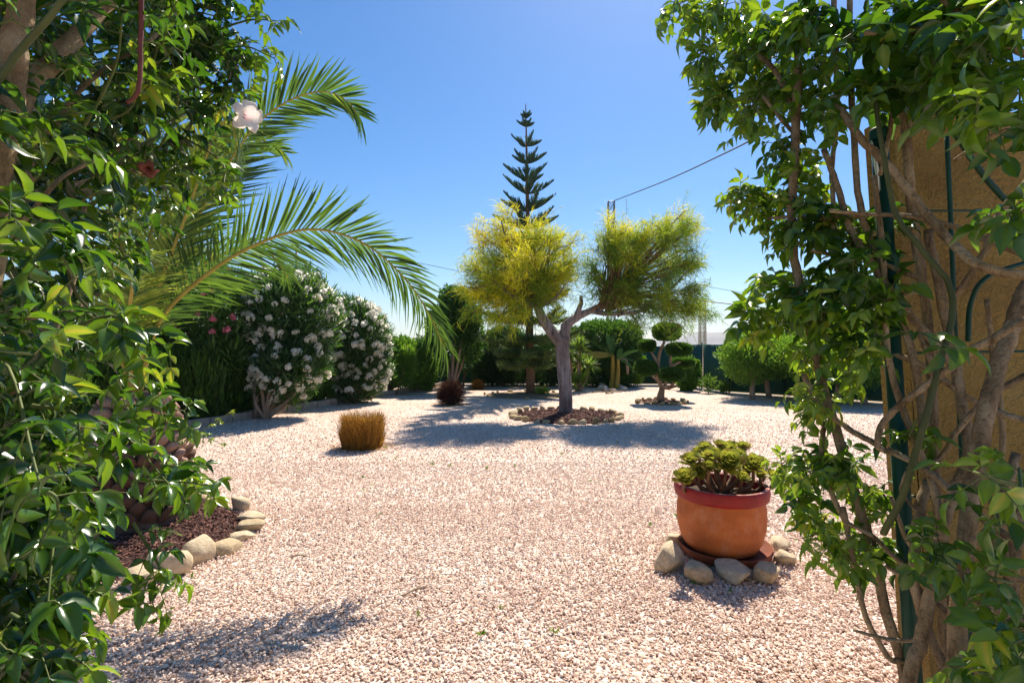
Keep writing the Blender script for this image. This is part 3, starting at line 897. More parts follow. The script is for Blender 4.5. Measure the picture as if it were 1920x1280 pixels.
# ------------------------------------------------------------------ tall tiered conifer
def araucaria():
    b = GP(995, 738)
    D = b[1]
    k = D / FPX
    t = thing('norfolk_pine', 'tall slim tiered conifer with a bare pointed leader behind the broom tree', 'tree', (b[0], b[1], 0))
    cx = lambda z: b[0] - .017 * z
    zt = 9.05
    g = Geo()
    zz = np.linspace(-.02, zt, 40)
    g.tube(np.stack([[cx(z) for z in zz], np.full(40, D), zz], 1), np.interp(zz, [0, .3, 3, 7, 9.05], [.17, .14, .11, .045, .012]), 10, wob=.03)
    g.build('trunk', M['bark_brown'], t)
    def zy(y): return CAMH - (y - HOR) * k
    whorls = [(222, 10, 35, 5), (238, 15, 28, 5), (274, 28, 26, 4), (307, 33, 27, 5), (338, 42, 26, 5), (364, 50, 26, 4), (396, 54, 25, 5), (428, 62, 24, 5), (462, 62, 18, 6), (498, 66, 16, 6), (534, 72, 14, 6),
              (566, 78, 12, 7), (600, 92, 6, 7), (632, 84, 0, 8), (655, 74, -6, 8), (676, 52, -8, 7)]
    for w, (y, half, ele, nb) in enumerate(whorls):
        z = zy(y)
        a0 = U(0, 6.28)
        for j in range(nb):
            a = a0 + j * 2 * math.pi / nb + U(-.15, .15)
            L = half * k * U(.95, 1.18)
            el = math.radians(ele + U(-5, 5))
            o = np.array([cx(z), D, z])
            hd = np.array([math.cos(a), math.sin(a), 0])
            ts = np.linspace(0, 1, 7)
            pts = [o + hd * (L * s) + np.array([0, 0, L * math.tan(el) * s - (.10 * L * math.sin(s * 3.14)) + .06 * L * s * s]) for s in ts]
            g = Geo()
            g.tube(pts, np.linspace(.022, .008, 7) * (1 if L > .5 else .5), 5, t=.2)
            c = spline(pts, 5)
            T = nrm(np.gradient(c, axis=0))
            lat = np.array([-hd[1], hd[0], 0])
            m = int(26 + L * 60) if w < 11 else int(30 + L * 60)
            s = U(.08, 1.0, m)
            low = w >= 11
            idx = np.minimum((s * (len(c) - 1)).astype(int), len(c) - 1)
            sg = np.where(U(0, 1, m) < .5, 1, -1)
            ll = np.minimum(.42, .5 * L) * np.sin(np.clip(.35 + .65 * (1 - s), 0, 1) * 1.7) * U(.7, 1.1, m) * (1 - .25 * s)
            if not low:
                ll = np.minimum(.42, (1 - s) * L * .5 + .07) * U(.7, 1.1, m)
            d = nrm(T[idx] * (.7 if low else .5) + lat * (sg * (U(.25, .95, m) if low else U(.05, .5, m)))[:, None] + np.array([0, 0, 1]) * (U(.5, 1.1, m) if not low else U(-.15, .55, m))[:, None])
            # each shoot as a pair of crossed blades
            ti = np.clip((.48 if not low else .9) + rng.normal(0, .15, m), 0, 1)
            for up in (np.array([0, 0, 1.0]), lat + .01):
                g.inst(BLADE, mats(d, np.broadcast_to(up, d.shape) + rng.normal(0, .1, d.shape), ll, .034 if not low else .045), c[idx], ti)
            if low:
                # needle fuzz
                m2 = m * 4
                id2 = rng.integers(1, len(c), m2)
                g.inst(RHOMB, mats(nrm(rdir(m2) + T[id2] * .6), rdir(m2), U(.1, .2, m2), .02), c[id2] + rng.normal(0, 1, (m2, 3)) * np.array([.10, .10, .035]), np.clip(.9 + rng.normal(0, .2, m2), 0, 1))
            g.build('branch', M['arauc'], t, smooth=False)
    return t
araucaria()
mulch_bed('soil_patch', (.45, 15.6), 1.25, 0, 0, 'soil', z=.012)
ring((.45, 15.6), 1.28, 16, ROCKO, .075, 'small brown stone edging the soil patch of the tall conifer', 'stones around the tall conifer', jitter=.12)

# ------------------------------------------------------------------ topiary
def topiary():
    b = GP(1240, 754)
    D = b[1]
    t = thing('topiary_tree', 'topiary tree clipped into six flat green pads in a stone ring', 'tree', (b[0], b[1], 0))
    pads = [(1250, 622, 0, 22, 14), (1213, 648, .1, 13, 9), (1273, 655, -.1, 20, 10), (1280, 680, .6, 18, 8), (1210, 690, -.1, 18, 12), (1260, 702, -.3, 20, 10)]
    g = Geo()
    root = P(1240, 756, D)
    root[2] = -.02
    neck = P(1241, 728, D)
    g.tube(spline([root, P(1239, 742, D), neck], 5), np.linspace(.12, .07, 11), 10, wob=.08)
    g.build('trunk', M['bark_tan'], t)
    brs = [[(1241, 728), (1233, 700), (1236, 665), (1246, 640)], [(1236, 690), (1228, 672), (1218, 655)], [(1241, 730), (1250, 715), (1257, 690), (1258, 668), (1268, 658)],
           [(1257, 690), (1268, 682), (1276, 678)], [(1240, 712), (1228, 702), (1213, 692)], [(1249, 718), (1252, 706), (1254, 700)]]
    for br, w in zip(brs, (4.2, 2.4, 3.4, 2.4, 2.6, 2.6)):
        c = spline([P(x, y, D + .01) for x, y in br], 5)
        Geo().tube(c, np.linspace(w, w * .6, len(c)) * D / FPX, 8, wob=.05).build('limb', M['bark_tan'], t)
    for i, (x, y, dy, rx, rz) in enumerate(pads):
        e = [E(x, y, D + dy, rx, rz, rx)]
        foliage(Geo(), e, 11000, .055, .6, out=1, rnd=.6, shell=.3, lump=.03, flat=3.0, tmean=.5, tsd=.22, seed=90 + i).build('foliage_pad', M['hedge'], t, smooth=False, kind='stuff')
topiary()
mulch_bed('planting_bed', (3.92, 13.55), .62, 500, .03, 'soil', 'chips', z=.02)
ring((3.92, 13.55), .64, 18, ROCKO, .085, 'brown stone in the small ring around the topiary tree', 'stones around the topiary tree', jitter=.06)

# ------------------------------------------------------------------ banana, yucca
def banana():
    for i, (x, yb, yt, w, lb) in enumerate([(1147, 728, 665, 6.0, 'banana plant with a thick yellow stem and a drooping yellow leaf'), (1156, 729, 672, 4.6, 'slimmer banana plant with green leaves and a withered hanging leaf')]):
        b = GP(x, yb)
        D = b[1]
        k = D / FPX
        t = thing('banana_plant', lb, 'plant', (b[0], b[1], 0), 'banana plants before the back hedge')
        top = P(x + (2 if i == 0 else 3), yt, D)
        c = spline([b - np.array([0, 0, .02]), (b + top) / 2 + np.array([.03, 0, 0]), top], 6)
        Geo().tube(c, np.linspace(w, w * .6, len(c)) * k, 9, wob=.06).build('stem', M['banana_stem'], t)
        L0 = [[(-70, 3, -.1, 1.0), (-10, -46, .1, .3), (2, -44, .2, .35), (-40, -30, .4, .5)], [(42, -20, 0, .4), (30, 14, -.1, .25), (10, -24, .1, .3), (36, 2, .4, .3)]][i]
        for (dx, dy, dd, ti) in L0:
            tip = P(x + dx * 1.0, yt + dy + 4, D + dd)
            mid = (top + tip) / 2 + np.array([0, 0, .06 if dy > -40 else .03])
            c = spline([top, mid, tip], 7)
            T = nrm(np.gradient(c, axis=0))
            side = nrm(np.cross(T, np.array([0.2, -1.0, .5])))
            s = np.linspace(0, 1, len(c))
            hw = .095 * np.sin(np.clip(s * 1.0 + .04, 0, 1) * 3.1) ** .7 + .006
            V = np.concatenate([c + side * hw[:, None] + np.array([0, 0, .04]) * (hw / .14)[:, None], c, c - side * hw[:, None] + np.array([0, 0, -.05]) * (hw / .14)[:, None]])
            n = len(c)
            F = [(a + j, a + j + 1, a + n + j + 1, a + n + j) for a in (0, n) for j in range(n - 1)]
            Geo().add(V, F, ti).build('leaf', M['banana'], t)
        if i == 1:
            c = spline([top, top + np.array([.28, -.02, -.05]), top + np.array([.33, -.02, -.55])], 6)
            Geo().tube(c, np.interp(np.linspace(0, 1, len(c)), [0, .5, .8, 1], [.012, .02, .07, .03]), 6, wob=.3).build('withered_leaf', M['stick'], t)
banana()
wr = [(1125, 731), (1137, 733), (1149, 734), (1169, 732), (1130, 727), (1163, 728)]
for i, (x, y) in enumerate(wr):
    p = GP(x, y)
    s = U(.12, .2)
    o = link('white_rock', ROCKW[i % 4], M=Matrix.Translation((p[0], p[1], s * .4)) @ Matrix.Rotation(i * 1.3, 4, 'Z') @ Matrix.Diagonal((s * 1.25, s, s * .8, 1)))
    tag(o, 'pale rock at the feet of the banana plants', 'stone', 'rocks at the banana plants')
for i, (xa, ya, xb_, yb_) in enumerate([(1110, 736, 1150, 738), (1136, 739, 1166, 735)]):
    a, c = GP(xa, ya), GP(xb_, yb_)
    a[2] = c[2] = .03
    o = Geo().tube(spline([a, (a + c) / 2 + np.array([0, 0, .02]), c], 4), .022, 6, wob=.1).build('fallen_stick', M['stick'])
    tag(o, ['longer fallen stick on gravel before the banana plants', 'shorter fallen stick crossing before the banana plants'][i], 'stick')

def yucca():
    b = GP(1085, 733)
    D = b[1]
    k = D / FPX
    t = thing('yucca', 'yucca with several stems carrying spiky light green rosettes', 'plant', (b[0], b[1], 0))
    heads = [(1083, 655, 30), (1086, 680, 30), (1104, 686, 24), (1070, 670, 22), (1078, 716, 22), (1093, 714, 20), (1088, 642, 18)]
    for j, (x, y, r) in enumerate(heads):
        h = P(x, y, D + U(-.15, .15))
        c = spline([b + np.array([U(-.08, .08), 0, -.01]), (b + h) / 2 + np.array([(x - 1085) * .003, 0, -.1]), h], 5)
        Geo().tube(c, np.linspace(.05, .035, len(c)), 7, wob=.06).build('stem', M['bark_tan'], t)
        n = 85
        d = nrm(rdir(n) + np.array([0, 0, .55]))
        L = r * k * U(.75, 1.1, n)
        Geo().inst(BLADE, mats(d, np.broadcast_to([0, 0, 1.], d.shape) + rdir(n) * .2, L, U(.04, .06, n), L), np.tile(h, (n, 1)), np.clip(.55 + rng.normal(0, .22, n), 0, 1)).build('rosette', M['yucca'], t, smooth=False)
yucca()

# ------------------------------------------------------------------ clipped grass clumps
def tuft(x, y, wpx, hpx, mat, label, square, n, seed):
    b = GP(x, y)
    k = b[1] / FPX
    w, h = wpx * k / 2, hpx * k
    t = thing('grass_clump', label, 'grass clump', (b[0], b[1] + w, 0))
    c = np.array([b[0], b[1] + w, 0])
    g = Geo()
    if square:
        a = U(0, 6.28, n)
        r = np.sqrt(U(0, 1, n))
        p = np.stack([np.sign(np.cos(a)) * np.abs(np.cos(a)) ** .7 * r * w * .96, np.sign(np.sin(a)) * np.abs(np.sin(a)) ** .7 * r * w * .96, np.zeros(n)], 1)
        d = nrm(np.stack([p[:, 0] / w * .03, p[:, 1] / w * .03, np.ones(n)], 1) + rng.normal(0, .15, (n, 3)))
        L = h * np.clip(rng.normal(.88, .16, n), .4, 1.25) * (1 - .22 * np.clip(r - .7, 0, 1) / .3)
        g.inst(BLADE, mats(d, rdir(n), L, U(.004, .008, n), L * .5), c + p, np.clip(rng.normal(.5, .25, n), 0, 1))
        m = n
        z = h * U(.05, .9, m)
        a = U(0, 6.28, m)
        p = np.stack([np.cos(a) * w * U(.8, 1.0, m), np.sin(a) * w * U(.8, 1.0, m), z], 1)
        d = nrm(np.stack([np.cos(a) * .35, np.sin(a) * .35, np.ones(m) * .8], 1) + rng.normal(0, .25, (m, 3)))
        L = U(.06, .16, m)
        g.inst(BLADE, mats(d, rdir(m), L, .006), c + p, np.clip(rng.normal(.6, .25, m), 0, 1))
    else:
        u = rdir(n)
        u[:, 2] = np.where(u[:, 2] < -.75, -u[:, 2], u[:, 2])
        L = U(.75, 1.15, n)
        o = c + np.array([0, 0, h * .36])
        g.inst(BLADE, mats(nrm(u + np.array([0, 0, .18])), rdir(n), L * h * .3, U(.006, .011, n), L * h * .15), o + u * np.array([w * .68, w * .68, h * .3]), np.clip(rng.normal(.45, .25, n), 0, 1))
    g.build('blade_mass', mat, t, smooth=False, kind='stuff')
    Geo().add(ICO2[0] * np.array([w * .72, w * .72, h * .33]) + c + np.array([0, 0, h * .30]), ICO2[1], .2).build('root_ball', mat, t)
    nn = 420
    a, r = U(0, 6.28, nn), w * np.sqrt(U(.6, 2.6, nn))
    d = rdir(nn)
    d[:, 2] *= .12
    Geo().inst(BLADE, mats(d, np.tile([0, 0, 1.], (nn, 1)), U(.05, .12, nn), .006), np.stack([c[0] + r * np.cos(a), c[1] + r * np.sin(a), U(.018, .03, nn)], 1), U(.3, 1, nn)).build('fallen_straw', M['drygrass'], t, smooth=False, kind='stuff')
tuft(669, 846, 76, 64, M['drygrass'], 'golden dry grass clump clipped into a square block on the gravel', True, 3200, 1)
tuft(842, 761, 46, 50, M['darkgrass'], 'dark brown round grass clump beside the pale trunk', False, 2600, 2)
tuft(895, 731, 24, 22, M['drygrass'], 'small golden round grass clump near the back hedge', False, 1200, 3)

# ------------------------------------------------------------------ date palm
PB = np.array([-3.12, 4.25, 0.0])
def palm():
    t = thing('date_palm', 'date palm with a stout scaly trunk and long arching fronds in a stone bed', 'palm', PB)
    H = 1.12
    zz = np.linspace(-.02, H, 14)
    rr = np.interp(zz, [0, .12, .6, 1.0, H], [.36, .33, .33, .24, .10])
    Geo().tube(np.stack([np.full(14, PB[0]), np.full(14, PB[1]), zz], 1), rr, 20, wob=.03).build('trunk', M['palm_trunk'], t)
    km = []
    for s in range(4):
        V = ICO2[0].copy()
        V *= (1 + .10 * wav(V, 3, s))[:, None]
        V[:, 0] = np.minimum(V[:, 0], .45 + .12 * V[:, 1] * (s - 1.5))
        V[:, 1] *= 1 - .25 * np.clip(V[:, 0], -1, 1)
        km.append(Geo().add(V, ICO2[1]).mesh('leaf_base', M['palm_knob']))
    kd = [Geo().add(ICO2[0] * (1 + .2 * wav(ICO2[0], 4, 50 + q))[:, None], ICO2[1]).mesh('leaf_base', M['palm_trunk']) for q in range(3)]
    k = 0
    z = .14
    row = 0
    while z < H - .02:
        r = float(np.interp(z, [0, .12, .6, 1.0, H], [.36, .33, .33, .24, .10]))
        n = max(6, int(2 * math.pi * r / .12))
        for i in range(n):
            a = 2 * math.pi * (i + .5 * (row % 2)) / n + U(-.05, .05)
            p = Vector((PB[0] + math.cos(a) * (r + .01), PB[1] + math.sin(a) * (r + .01), z + U(-.01, .01)))
            link('leaf_base', km[k % 4] if z > .56 + U(-.12, .12) else kd[k % 3], t, M=Matrix.Translation(p) @ Matrix.Rotation(a, 4, 'Z') @ Matrix.Rotation(-.75 + U(-.2, .2), 4, 'Y') @ Matrix.Diagonal((.105 * U(.8, 1.15), .062, .04 * U(.8, 1.2), 1)))
            k += 1
        z += .075
        row += 1
    LV = []
    for s in range(6):
        bend = U(.05, .35)
        V = np.array([(0, .25, .0), (0, -.25, .0), (.3, .5, .01), (.3, -.5, .01), (.65, .4, -bend * .3), (.65, -.4, -bend * .3), (1, .03, -bend), (1, -.03, -bend)])
        V[:, 2] += np.abs(V[:, 1]) * .03
        LV.append((V, STRAND[1]))
    LM = [Geo().add(v[0], v[1], .06 + .09 * i).mesh('leaflet', M['palm']) for i, v in enumerate(LV)]
    base = PB + np.array([0, 0, H - .06])
    def frond(pts, llen, twist, objs, tm=.45, r0=.022, nl=75, s0=.16, droop=.15, vee=.25, wid=.03):
        c = spline([base + nrm(np.array(pts[0]) - base) * .03] + [np.array(p) for p in pts], 9)
        L = np.concatenate([[0], np.cumsum(np.linalg.norm(np.diff(c, axis=0), axis=1))])
        fr = Geo().tube(c, np.interp(L / L[-1], [0, .12, .5, 1], [r0 * 1.5, r0, r0 * .55, .004]), 7).build('frond', M['petiole'], t)
        fr['_base'] = 1
        T = nrm(np.gradient(c, axis=0))
        s = np.linspace(s0, 1.0, nl)
        g = Geo()
        for sd in (1, -1):
            for q in s + U(-.004, .004, nl):
                q = min(q, .999)
                x = q * L[-1]
                p = np.array([np.interp(x, L, c[:, j]) for j in range(3)])
                tg = nrm(np.array([np.interp(x, L, T[:, j]) for j in range(3)]))
                lat = nrm(np.cross(tg, np.array([0, 0, 1.0])))
                upv = np.cross(lat, tg)
                side = lat * math.cos(twist) * sd + upv * math.sin(twist) * sd
                upn = upv * math.cos(twist) - lat * math.sin(twist)
                f = .62 + (.35 if objs else .6) * q
                d = nrm(tg * f + side * .8 + upn * vee + rng.normal(0, .07, 3) + np.array([0, 0, -droop * q]))
                ll = llen * np.interp(q, [s0, s0 + .12, .5, .85, 1], [.45, .8, 1.0, .75, .5]) * U(.85, 1.12)
                nvec = nrm(upn + rng.normal(0, .15, 3))
                m3 = mats(d[None], nvec[None], ll, wid * U(.8, 1.15), ll)[0]
                v = rng.integers(0, 6)
                if objs:
                    link('leaflet', LM[v], fr, M=M4(m3, p))
                else:
                    g.inst(LV[v], m3[None], p[None], np.clip(tm + rng.normal(0, .15), 0, 1))
        if not objs:
            g.build('leaflet_row', M['palm'], fr, smooth=False, kind='stuff')
    # the two that stand free against the sky
    frond([P(*p) for p in [(300, 600, 4.25), (400, 505, 4.2), (500, 450, 4.15), (590, 430, 4.1), (680, 455, 4.05), (750, 512, 4.0), (800, 580, 3.95), (832, 648, 3.9)]], .54, math.radians(58), True, nl=140, s0=.14, wid=.019, droop=.35)
    frond([P(*p) for p in [(290, 600, 4.35), (350, 450, 4.4), (420, 320, 4.45), (480, 235, 4.5), (540, 190, 4.5), (600, 172, 4.5), (645, 185, 4.5), (672, 215, 4.5)]], .52, math.radians(50), False, tm=.25, nl=115, s0=.28, wid=.022)
    fr = [([(280, 600, 4.5), (340, 430, 4.7), (400, 320, 4.8), (450, 270, 4.85), (500, 265, 4.9), (532, 285, 4.9)], .42, 50),
          ([(280, 590, 4.2), (350, 400, 4.1), (400, 260, 4.05), (428, 225, 4.0), (442, 262, 4.0), (446, 335, 4.0)], .40, 15),
          ([(275, 600, 4.6), (350, 520, 4.9), (430, 470, 5.1), (500, 470, 5.2), (540, 520, 5.3)], .40, 30),
          ([(262, 560, 4.3), (290, 400, 4.3), (310, 260, 4.3), (340, 150, 4.3), (390, 80, 4.3)], .5, 20),
          ([(240, 560, 4.2), (220, 400, 4.1), (200, 250, 4.0), (170, 130, 3.9), (110, 60, 3.8)], .5, 20),
          ([(225, 600, 4.1), (150, 480, 3.9), (60, 420, 3.7), (-60, 420, 3.5)], .5, 30),
          ([(220, 620, 4.3), (120, 560, 4.3), (0, 560, 4.4), (-120, 640, 4.4)], .5, 30),
          ([(245, 580, 4.7), (240, 430, 5.2), (230, 350, 5.6), (210, 330, 6.0)], .5, 0),
          ([(240, 620, 3.9), (250, 520, 3.4), (240, 480, 3.0), (220, 500, 2.75)], .42, 0),
          ([(205, 640, 4.1), (100, 640, 3.9), (0, 720, 3.8)], .42, 10)]
    for i, (pts, ll, tw) in enumerate(fr):
        frond([P(*p) for p in pts], ll, math.radians(tw), False, tm=.75 if i not in (0, 2) else .5, nl=95, wid=.022)
palm()
mulch_bed('planting_bed', (-2.98, 3.95), .84, 4200, .018)
ps = [(232, 1112, .17, .13), (292, 1092, .20, .15), (356, 1066, .20, .16), (410, 1046, .17, .09), (436, 1024, .15, .07), (456, 1002, .19, .07), (456, 984, .19, .08), (440, 962, .16, .11), (400, 957, .15, .09), (360, 952, .16, .11)]
pl = ['rounded pale stone half hidden by leaves at the palm bed', 'broad tan stone with a flat top in the palm bed edging', 'large smooth tan boulder in the palm bed edging', 'flat angular ochre stone in the palm bed edging',
      'small flat stone between longer slabs in the palm bed edging', 'long thin stone slab leaning outwards in the palm bed edging', 'long brown stone slab lying on the palm bed edging', 'upright shaded stone at the far side of the palm bed',
      'low pale stone at the back of the palm bed edging', 'rough stone nearest the trunk at the back of the palm bed']
for i, (x, y, s, h) in enumerate(ps):
    p = GP(x, y)
    o = link('edging_stone', ROCKS[i % 6], M=Matrix.Translation((p[0], p[1] + .1, h * .42)) @ Matrix.Rotation([.5, .6, .75, .9, .5, .35, .3, -.2, .1, .0][i], 4, 'Z') @ Matrix.Rotation(U(-.15, .15), 4, 'X') @ Matrix.Diagonal((s * .8, s * .54, h * .9, 1)))
    tag(o, pl[i], 'stone')
for i in range(9):
    a = math.radians(100 + i * 18)
    p = (-2.98 + .84 * math.cos(a), 3.95 + .84 * math.sin(a))
    s = U(.12, .17)
    o = link('edging_stone', ROCKS[i % 6], M=Matrix.Translation((p[0], p[1], s * .4)) @ Matrix.Rotation(a, 4, 'Z') @ Matrix.Diagonal((s * .8, s, s * .75, 1)))
    tag(o, 'tan stone on the hedge side of the palm bed', 'stone', 'stones on the hedge side of the palm bed')

# ------------------------------------------------------------------ pot with aeonium
def lathe(prof, n=64, c=(0, 0, 0)):
    V, F = [], []
    for (r, z) in prof:
        for i in range(n):
            a = 2 * math.pi * i / n
            V.append((c[0] + r * math.cos(a), c[1] + r * math.sin(a), c[2] + z))
    for j in range(len(prof) - 1):
        for i in range(n):
            F.append((j * n + i, j * n + (i + 1) % n, (j + 1) * n + (i + 1) % n, (j + 1) * n + i))
    return np.array(V), np.array(F)
POT = np.array([1.50, 3.68, 0.055])
def pot():
    t = thing('plant_pot', 'terracotta bowl pot with a dark red painted rim standing on a clay saucer', 'pot', POT)
    body = [(.0, .0), (.215, .0), (.245, .02), (.275, .08), (.296, .16), (.303, .23), (.300, .30), (.292, .345), (.288, .372)]
    Geo().add(*lathe(body, c=POT)).build('body', M['terracotta'], t)
    rim = [(.290, .362), (.312, .372), (.318, .385), (.322, .425), (.320, .452), (.314, .460)]
    Geo().add(*lathe(rim, c=POT)).build('rim', M['rim_red'], t)
    edge = [(.3145, .4605), (.305, .464), (.292, .461), (.286, .452)]
    Geo().add(*lathe(edge, c=POT)).build('rim_edge', M['rim_worn'], t)
    inner = [(.2865, .4525), (.278, .40), (.272, .36)]
    Geo().add(*lathe(inner, c=POT)).build('inner_wall', M['rim_red'], t)
    V, F = lathe([(.279, .372), (.2, .392), (.1, .384), (.002, .397)], 40, POT)
    V[:, 2] += rng.normal(0, .006, len(V))
    Geo().add(V, F).build('soil', M['potsoil'], t)
    s = thing('pot_saucer', 'dark clay saucer under the terracotta pot', 'saucer', (POT[0] + .02, POT[1], .02))
    sc = np.array([POT[0] + .025, POT[1] - .01, .018])
    Geo().add(*lathe([(0, .0), (.27, .0), (.298, .014), (.318, .066), (.316, .072), (.308, .071), (.290, .037), (.0, .036)], c=sc)).build('dish', M['saucer'], s)
    # aeonium
    a = thing('aeonium', 'branching aeonium with olive green rosettes growing in the terracotta pot', 'succulent', POT + np.array([0, 0, .39]))
    ros = [(1296, 865, 3.7, 30), (1330, 860, 3.62, 34), (1322, 840, 3.85, 24), (1352, 838, 3.85, 26), (1310, 848, 3.9, 20), (1366, 870, 3.5, 42), (1368, 842, 3.9, 28), (1394, 840, 3.9, 24),
           (1412, 872, 3.62, 34), (1400, 882, 3.7, 26), (1285, 897, 3.5, 32), (1446, 892, 3.75, 24), (1340, 852, 3.7, 24), (1428, 868, 3.85, 24), (1384, 852, 3.8, 22), (1312, 884, 3.6, 24), (1345, 880, 3.78, 24), (1392, 896, 3.5, 22), (1425, 890, 3.66, 24), (1330, 876, 3.5, 20)]
    tpl = leaf_tpl((0, .3, .65, .9, 1.0), (.16, .28, .42, .30, .06), .35, -.35)
    LMs = [Geo().add(tpl[0], tpl[1], tv).mesh('leaf', M['aeon']) for tv in (.2, .5, .62, .75, .9)]
    for i, (x, y, d, w) in enumerate(ros):
        h = P(x, y, d)
        r = w * d / FPX * .70
        foot = POT + np.array([(h[0] - POT[0]) * .35 + U(-.03, .03), (h[1] - POT[1]) * .3 + U(-.03, .03), .385])
        mid = foot * .45 + h * .55 + np.array([(h[0] - POT[0]) * .25, 0, -.04])
        c = spline([foot, mid, h], 6)
        Geo().tube(c, np.linspace(.013, .010, len(c)), 7, wob=.08).build('stem', M['bark_brown'], a)
        ax = nrm(np.array([(h[0] - POT[0]) * .8, (h[1] - POT[1]) * .8 - .12, .5]) + rng.normal(0, .12, 3))
        ro = Geo().add(ICO2[0] * r * .42 + h, ICO2[1], .55).build('rosette', M['aeon'], a)
        ro['_base'] = 1
        A = nrm(np.cross(ax, [.3, .7, .2]))
        B = np.cross(ax, A)
        n = 30
        for j in range(n):
            an = j * 2.39996
            q = (j + .5) / n
            el = (1 - q) * 1.2 + .08
            rad = A * math.cos(an) + B * math.sin(an)
            dd = nrm(rad * math.cos(el) + ax * math.sin(el))
            L = r * (.55 + .55 * q)
            u = nrm(ax * math.cos(el) - rad * math.sin(el))
            link('leaf', LMs[(1 + rng.integers(0, 4)) if q < .62 else rng.integers(0, 3)], ro, M=M4(mats(dd[None], u[None], L, L * .85, L)[0], h + dd * r * .12 - ax * r * .25 * q))
pot()
sp = [(1264, 1074, .15, .125, .2, 'tall pale boulder at the left of the pot with shaded side'), (1312, 1092, .145, .085, .9, 'wedge-shaped tan stone in front of the terracotta pot'),
      (1383, 1096, .175, .08, .1, 'broad oval stone in front of the terracotta pot'), (1442, 1100, .14, .08, 1.1, 'leaning pale stone at the front corner of the pot'),
      (1474, 1062, .10, .075, .4, 'pitted ochre stone beside the leaning stone at the pot'), (1264, 1032, .11, .08, .7, 'small brown stone tucked behind the tall boulder at the pot'),
      (1470, 1034, .13, .06, .2, 'pale flat stone behind the saucer of the pot')]
for i, (x, y, s, h, rz, lb) in enumerate(sp):
    p = GP(x, y)
    o = link('pot_stone', ROCKS[(i + 2) % 6], M=Matrix.Translation((p[0], p[1] + s * .4, h * .58)) @ Matrix.Rotation(rz, 4, 'Z') @ Matrix.Diagonal((s * .9, s * .8, h * 1.05, 1)))
    tag(o, lb, 'stone')

# ------------------------------------------------------------------ pylons, poles, cables
def pylon(x, ytop, d, wpx, mat, label, n=12, taper=.55, name='lattice_pylon'):
    top = P(x, ytop, d)
    H, w = top[2], wpx * d / FPX / 2
    t = thing(name, label, 'pylon', (top[0], top[1], 0))
    lv = np.linspace(0, H, n + 1)
    wf = lambda z: w / taper * (1 - z / H) + w * (z / H)
    r = w * .13
    cs = [(-1, -1), (1, -1), (1, 1), (-1, 1)]
    for c in cs:
        Geo().tube([(top[0] + c[0] * wf(z), d + c[1] * wf(z), z) for z in (-.1, H)], r * 1.2, 4).build('leg', mat, t, smooth=False)
    for i in range(n):
        g = Geo()
        for k in range(4):
            a, b = cs[k], cs[(k + 1) % 4]
            z0, z1 = lv[i], lv[i + 1]
            g.tube([(top[0] + a[0] * wf(z0), d + a[1] * wf(z0), z0), (top[0] + b[0] * wf(z1), d + b[1] * wf(z1), z1)], r * .7, 3)
            g.tube([(top[0] + b[0] * wf(z0), d + b[1] * wf(z0), z0), (top[0] + a[0] * wf(z1), d + a[1] * wf(z1), z1)], r * .7, 3)
            g.tube([(top[0] + a[0] * wf(z1), d + a[1] * wf(z1), z1), (top[0] + b[0] * wf(z1), d + b[1] * wf(z1), z1)], r * .8, 3)
        g.build('brace', mat, t, smooth=False)
    return t, top
pylon(1146, 378, 60, 11, M['steel'], 'tall dark lattice pylon rising behind the broom tree', 14, .8)
pylon(1317, 562, 70, 9, M['rust'], 'shorter rusty lattice pylon above the green fence', 14, .85)
pylon(1593, 618, 110, 5, M['steel'], 'distant grey pylon above the bushes by the vine', 8, .8)
t = thing('utility_pole', 'slim utility pole rising behind the white oleander', 'pole', P(556, 660, 26) * np.array([1, 1, 0]))
pp = P(556, 452, 26)
Geo().tube([(pp[0], pp[1], 0), tuple(pp)], [.09, .06], 8).build('shaft', M['steel'], t)
Geo().box((pp[0], pp[1] - .02, pp[2] - .25), (.5, .06, .06)).build('crossarm', M['steel'], t)
def cable(pts, r, label, sag=0.0):
    pts = [P(*p) for p in pts]
    c = spline(pts, 10)
    o = Geo().tube(c, r, 5).build('power_cable', M['cable'])
    tag(o, label, 'cable')
cable([(1148, 378, 60), (1250, 338, 45), (1350, 292, 34), (1420, 256, 28), (1560, 170, 22), (1800, 20, 17), (2050, -150, 14)], .05, 'thick twisted cable running up from the dark pylon top')
cable([(1318, 564, 70), (1400, 573, 66), (1520, 585, 62), (1700, 600, 58), (2100, 640, 50)], .07, 'twisted cable leaving the rusty pylon')
cable([(1146, 480, 60), (1240, 512, 60), (1320, 535, 60), (1400, 550, 60), (1700, 600, 60), (2100, 650, 60)], .025, 'thin wire above the twisted cable of the rusty pylon')
cable([(1146, 556, 60), (1000, 533, 52), (860, 508, 45), (790, 494, 40), (556, 455, 26)], .022, 'thin wire running from utility pole towards the broom tree')

